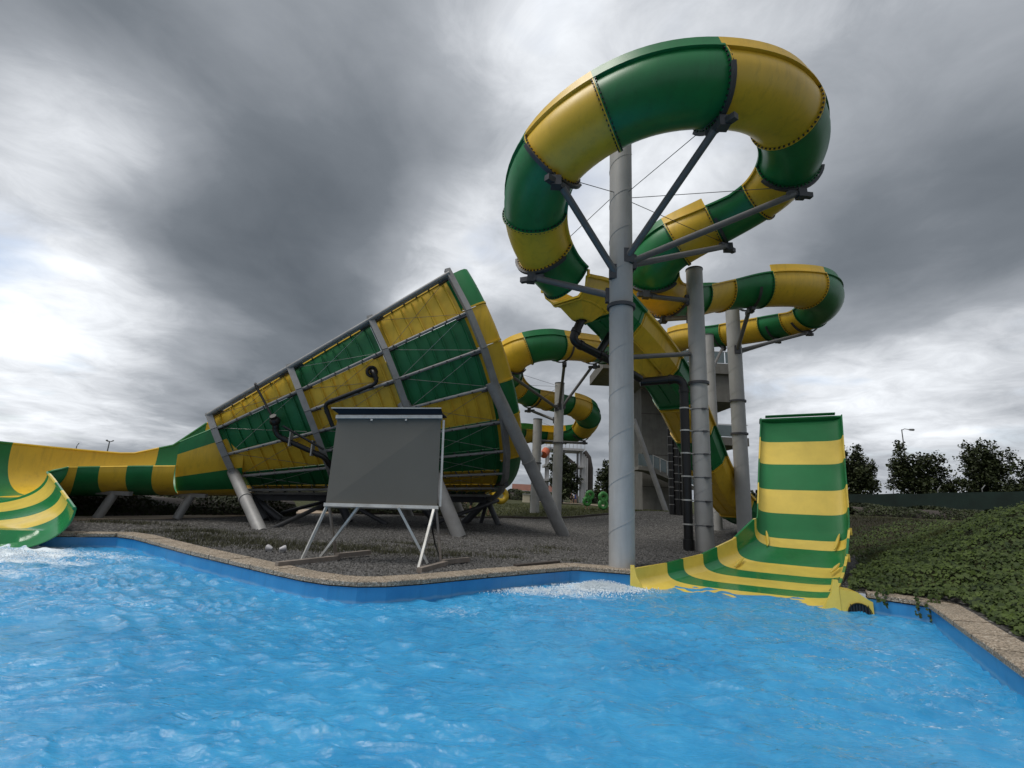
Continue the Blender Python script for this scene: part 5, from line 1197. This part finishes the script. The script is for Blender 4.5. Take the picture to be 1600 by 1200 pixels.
tree('broadleaf_tree', tb(878, 74), th_(878, 702, 74), 7.4, 5, 8000, 'dark leafy tree in front of the far white tower', None, 4, 0.34)
tree('broadleaf_tree', tb(953, 66), th_(950, 716, 66), 5.8, 6, 6000, 'dark tree half hidden by the left side of the thickest column', None, 4, 0.32)
tree('broadleaf_tree', tb(1142, 58), th_(1140, 733, 58), 5.0, 7, 5000, 'dark tree seen between the rightmost columns below the tower', None, 4, 0.3)
tree('broadleaf_tree', tb(1178, 60), th_(1178, 765, 60), 4.5, 8, 4000, 'low dark shrub just left of the striped wall slide', None, 5, 0.3)
tree('broadleaf_tree', tb(990, 80), th_(990, 745, 80), 5.5, 9, 4500, 'small dark tree in the gap between the thickest column and concrete shaft', None, 4, 0.34)

def hedge(name, label, pa, pb, depth, H, n, seed, mat='hedge_leaf', leaf=0.12):
    rng = np.random.default_rng(seed); pa = V(pa); pb = V(pb); t = thing(name, label, 'hedge', tuple(pa)); d = (pb - pa); L = d.length; d.normalize(); s_ = V((-d.y, d.x, 0))
    u = rng.random(n) * L; v = rng.random(n) * 2 - 1; top = H * (0.82 + 0.18 * np.sin(u * 1.7 + 3 * v) * np.sin(u * .63 + 1)) * np.sqrt(np.clip(1 - np.abs(v) ** 3, 0.05, 1))
    z = top * (1 - 0.45 * rng.random(n) ** 2.5); lay = rng.random(n) < .3; z = np.where(lay, top * rng.random(n), z)
    pos = np.array(pa)[None] + np.outer(u, np.array(d)) + np.outer(v * depth / 2, np.array(s_)); zt = terrain_a(pos[:, 0], pos[:, 1]); pos[:, 2] = zt + z
    nr = np.stack([v * s_.x + rng.normal(size=n) * .5, v * s_.y + rng.normal(size=n) * .5, 0.7 + rng.normal(size=n) * .4], 1)
    quads_object('foliage', leaf_quads(pos, nr, leaf * rng.uniform(.6, 1.5, n), rng, .6), np.clip(rng.normal(.42, .25, n) + .25 * np.sin(u * 2.1) * np.sin(v * 3), 0, 1), mat, t)
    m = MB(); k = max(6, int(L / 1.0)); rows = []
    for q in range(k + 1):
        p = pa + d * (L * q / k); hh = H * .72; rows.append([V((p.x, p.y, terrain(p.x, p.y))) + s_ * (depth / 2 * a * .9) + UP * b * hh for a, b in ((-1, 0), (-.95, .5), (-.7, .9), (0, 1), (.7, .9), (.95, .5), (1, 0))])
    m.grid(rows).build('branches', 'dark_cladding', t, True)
hl, hr_ = onz(40, 800), onz(410, 797)
hedge('juniper_hedge', 'low dark spreading hedge behind the path, under the left channel', (-21.0, 20.6, 0), (-12.2, 27.6, 0), 4.5, 1.05, 26000, 31)
hedge('juniper_hedge', 'low dark hedge continuing behind the funnel legs', (-11.2, 30.5, 0), (-3.5, 36.5, 0), 3.0, 0.9, 11000, 32)
hedge('clipped_hedge', 'dark clipped hedge running along the foot of the screened fence', at(1326, 800, 43), at(1640, 800, 40), 2.6, 1.05, 16000, 33, leaf=0.16)
hedge('garden_hedge', 'green hedge in front of the red roofed house', tb(795, 88), tb(862, 90), 3, 1.9, 4000, 34, leaf=0.3)
hedge('garden_hedge', 'dark hedge at the far lawn right of the thickest column', tb(925, 95), tb(1010, 95), 3, 2.2, 4000, 35, leaf=0.34)
hedge('garden_hedge', 'long dark hedge behind the striped wall slide left of the fence', tb(1150, 55), tb(1335, 52), 3, 1.9, 9000, 36, leaf=0.2)

# ------------------------------------------------------------------ ground cover (uncountable)
def scatter(n, xr, yr, keep, seed):
    rng = np.random.default_rng(seed); out = []; got = 0
    while got < n:
        x = rng.uniform(*xr, n); y = rng.uniform(*yr, n); k = rng.random(n) < keep(x, y); out.append(np.stack([x[k], y[k]], 1)); got += k.sum()
    p = np.concatenate(out)[:n]; return np.concatenate([p, terrain_a(p[:, 0], p[:, 1])[:, None]], 1), rng
def ivy():
    def keep(x, y):
        d = berm_a(x, y); w = np.minimum(1.0, 121.0 / (x * x + y * y)) * np.where(y < 17.5 + 0.3 * (x - 12), 1.0, 0.35)
        return np.where((d < 0.02) | (y > 24) | inside_a(x, y, SLIDE_BED), 0, w)
    pos, rng = scatter(105000, (5.0, 21), (2.5, 24), keep, 41)
    e = 0.25; px_, py_ = pos[:, 0], pos[:, 1]; nr = np.stack([-(terrain_a(px_ + e, py_) - terrain_a(px_ - e, py_)) / (2 * e), -(terrain_a(px_, py_ + e) - terrain_a(px_, py_ - e)) / (2 * e), np.ones(len(pos))], 1)
    bumps = 0.10 * np.sin(pos[:, 0] * 2.3 + 1) * np.sin(pos[:, 1] * 2.7) + 0.07 * np.sin(pos[:, 0] * 5.1 + pos[:, 1] * 4.3)
    pos[:, 2] += 0.06 + 0.10 * rng.random(len(pos)) ** 1.5 + np.clip(bumps, -.05, .2)
    nr = nr + rng.normal(size=pos.shape) * .42 + np.array([-.25, -.35, 0])
    size = rng.uniform(.045, .105, len(pos)) * (1 + 0.5 * (rng.random(len(pos)) < .08)); down = np.tile(np.array([-.5, -.5, -.6]), (len(pos), 1))
    tint = np.clip(rng.normal(.42, .26, len(pos)) + 1.4 * bumps, 0, 1)
    stuff(tag(quads_object('ivy', leaf_quads(pos, nr, size, rng, .85, down), tint, 'ivy_leaf'), 'dense dark green ivy covering the bank right of the pool', 'ivy'))
ivy()
pbr('froth', (0.78, 0.86, 0.92), 0.35, 0.04, 8)
def splash(name, label, x, y, sx, sy, h, n, seed):
    rng = np.random.default_rng(seed); r = rng.normal(size=(n, 2)); hh = h * np.exp(-(r ** 2).sum(1) * .45) * rng.random(n) ** 1.6
    pos = np.stack([x + r[:, 0] * sx, y + r[:, 1] * sy, WATER_Z + 0.01 + hh], 1); lump = rng.random(n)
    base = np.array([(1, 0, 0), (-.5, .87, 0), (-.5, -.87, 0), (0, 0, 1.2), (0, 0, -1.2)]); F = [(0, 1, 3), (1, 2, 3), (2, 0, 3), (1, 0, 4), (2, 1, 4), (0, 2, 4)]
    P = base[None] * (rng.uniform(.004, .013, n) * (1.6 - 1.1 * hh / h))[:, None, None] * rng.uniform(.6, 1.4, (n, 5, 1)) + pos[:, None]
    me = bpy.data.meshes.new(name); me.from_pydata(P.reshape(-1, 3).tolist(), [], (np.array(F)[None] + (np.arange(n) * 5)[:, None, None]).reshape(-1, 3).tolist()); me.materials.append(MATS['froth']); me.polygons.foreach_set('use_smooth', [True] * (n * 6)); me.update()
    o = bpy.data.objects.new(name, me); COL.objects.link(o); stuff(tag(o, label, 'splash'))
splash('splash', 'white splash in the pool corner left of the wave slide mouth', 2.35, 12.0, .42, .18, .20, 6500, 71)
splash('splash', 'white churning froth where the left slide outlet meets the water', -13.9, 12.6, 1.3, .45, .16, 7000, 72)
splash('splash', 'thin band of spray drifting along the blue wall left of the pool corner', 0.9, 11.35, .75, .25, .05, 2500, 73)
def hanging_ivy():
    rng = np.random.default_rng(44); t = thing('ivy_trail', 'short ivy trail hanging over the blue pool wall in the right corner', 'plant', (8.5, 10.2, 0)); P4 = []
    for k, (x, y, l) in enumerate([(8.44, 10.05, .42), (8.3, 10.18, .28), (8.52, 10.0, .2), (7.95, 10.55, .22), (7.85, 10.65, .16)]):
        pts = [V((x + .25, y + .2, .12)), V((x, y, .06)), V((x - .07, y - .06, -.06 - l * .4)), V((x - .05 + .05 * sin(k), y - .06, -l + .06))]
        MB().tube(catmull(pts, .05), 0.006, 4).build('stem', 'bark', t, True)
        for p in catmull(pts, .022): P4.append(tuple(p + V(rng.normal(size=3)) * .025))
    pos = np.array(P4); quads_object('leaves', leaf_quads(pos, rng.normal(size=pos.shape) * .4 + np.array([-.6, -.8, .3]), rng.uniform(.05, .09, len(pos)), rng, .85), np.clip(rng.normal(.4, .2, len(pos)), 0, 1), 'ivy_leaf', t)
hanging_ivy()
def blades(name, label, cat, pos, rng, h, w, mat):
    n = len(pos); a = rng.random(n) * 2 * pi; lean = rng.normal(size=(n, 2)) * .45; hh = h * rng.uniform(.4, 1.3, n)
    s_ = np.stack([np.cos(a), np.sin(a), np.zeros(n)], 1) * (w / 2); tip = np.stack([lean[:, 0] * hh, lean[:, 1] * hh, hh], 1)
    P4 = np.stack([pos - s_, pos + s_, pos + tip + s_ * .2, pos + tip - s_ * .2], 1)
    return stuff(tag(quads_object(name, P4, np.clip(rng.normal(.5, .28, n), 0, 1), mat), label, cat))
PATCH = [(-4.0, 14.2, 2.6, .8), (-1.8, 13.6, 1.6, .5), (-7.2, 14.0, 2.2, .9), (-8.5, 14.6, 1.5, 1.2), (-5.5, 13.2, 1.2, .4), (0.8, 15.2, .8, .4), (1.6, 16.6, .6, .35), (-10.5, 15.7, 1.2, .5), (0.2, 13.8, .4, .25), (-9.5, 16.5, 1.4, .5), (-13.5, 18.0, 2.2, .5), (-3.0, 16.0, 1.2, .4), (1.9, 13.6, .3, .2)]
def pk(x, y):
    w = np.minimum(1.0, sum(np.exp(-(((x - a) / b) ** 2 + ((y - c) / d) ** 2)) for a, c, b, d in PATCH) ** 1.6) * np.where(np.sin(x * 3.1 + y) * np.sin(y * 4.3 - x) > -.2, 1.0, .35)
    return np.where(inside_a(x, y, OUT), 0, w)
def lawn_k(x, y): e = 33.0 + 1.2 * np.sin(x * 0.3) + 8.0 * np.exp(-((x - 13) / 5.0) ** 2); return np.where(berm_a(x, y) > .3, 1, ss_a(e, e + .4, y)) * np.minimum(1, (36 / y) ** 2)
pos, rng = scatter(11000, (-16, 4), (9.5, 19), pk, 51); blades('weeds', 'scrubby grass and weeds growing through the gravel', 'weeds', pos, rng, .10, .016, 'weed_blade')
pos, rng = scatter(16000, (-14, 14), (33, 60), lawn_k, 52); blades('lawn_grass', 'mown grass of the lawn behind the gravel', 'grass', pos, rng, .10, .05, 'grass_blade')
pos, rng = scatter(9000, (11, 24), (8, 22), lambda x, y: np.exp(-((dist_a(x, y, [(10.5, 15.6), (13.3, 16.5), (16.5, 15.0), (22, 12.0)]) / .55) ** 2)) * (berm_a(x, y) > .3), 53); blades('crest_grass', 'paler long grass along the crest of the ivy bank', 'grass', pos, rng, .22, .018, 'grass_blade')
pos, rng = scatter(14000, (11, 26), (15, 42), lambda x, y: np.minimum(1, (18 / y) ** 2) * (berm_a(x, y) > .2), 54); blades('bank_grass', 'sparse brownish grass on the far side of the bank', 'grass', pos, rng, .12, .03, 'weed_blade')
def gravel():
    def keep(x, y): return np.where(inside_a(x, y, OUT) | inside_a(x, y, SLIDE_BED) | (berm_a(x, y) > -.1), 0, np.minimum(1, (11.5 / y) ** 2.2))
    pos, rng = scatter(34000, (-11, 10), (9.6, 22), keep, 61); n = len(pos)
    base = np.array([(1, 0, 0), (-.5, .87, 0), (-.5, -.87, 0), (0, 0, .75), (0, 0, -.75)]); F = [(0, 1, 3), (1, 2, 3), (2, 0, 3), (1, 0, 4), (2, 1, 4), (0, 2, 4)]
    s_ = rng.uniform(.014, .038, n); a = rng.random(n) * 6.28; P = base[None] * s_[:, None, None] * rng.uniform(.6, 1.3, (n, 5, 1)); c, s2 = np.cos(a)[:, None], np.sin(a)[:, None]
    x = P[..., 0] * c - P[..., 1] * s2; y = P[..., 0] * s2 + P[..., 1] * c; P = np.stack([x, y, P[..., 2]], -1) + pos[:, None] + np.array([0, 0, .008])
    fs = (np.array(F)[None] + (np.arange(n) * 5)[:, None, None]).reshape(-1, 3); me = bpy.data.meshes.new('gravel_stones'); me.from_pydata(P.reshape(-1, 3).tolist(), [], fs.tolist()); me.materials.append(MATS['stone']); me.update()
    o = bpy.data.objects.new('gravel_stones', me); COL.objects.link(o); stuff(tag(o, 'loose grey gravel stones around the slide supports', 'gravel'))
gravel()
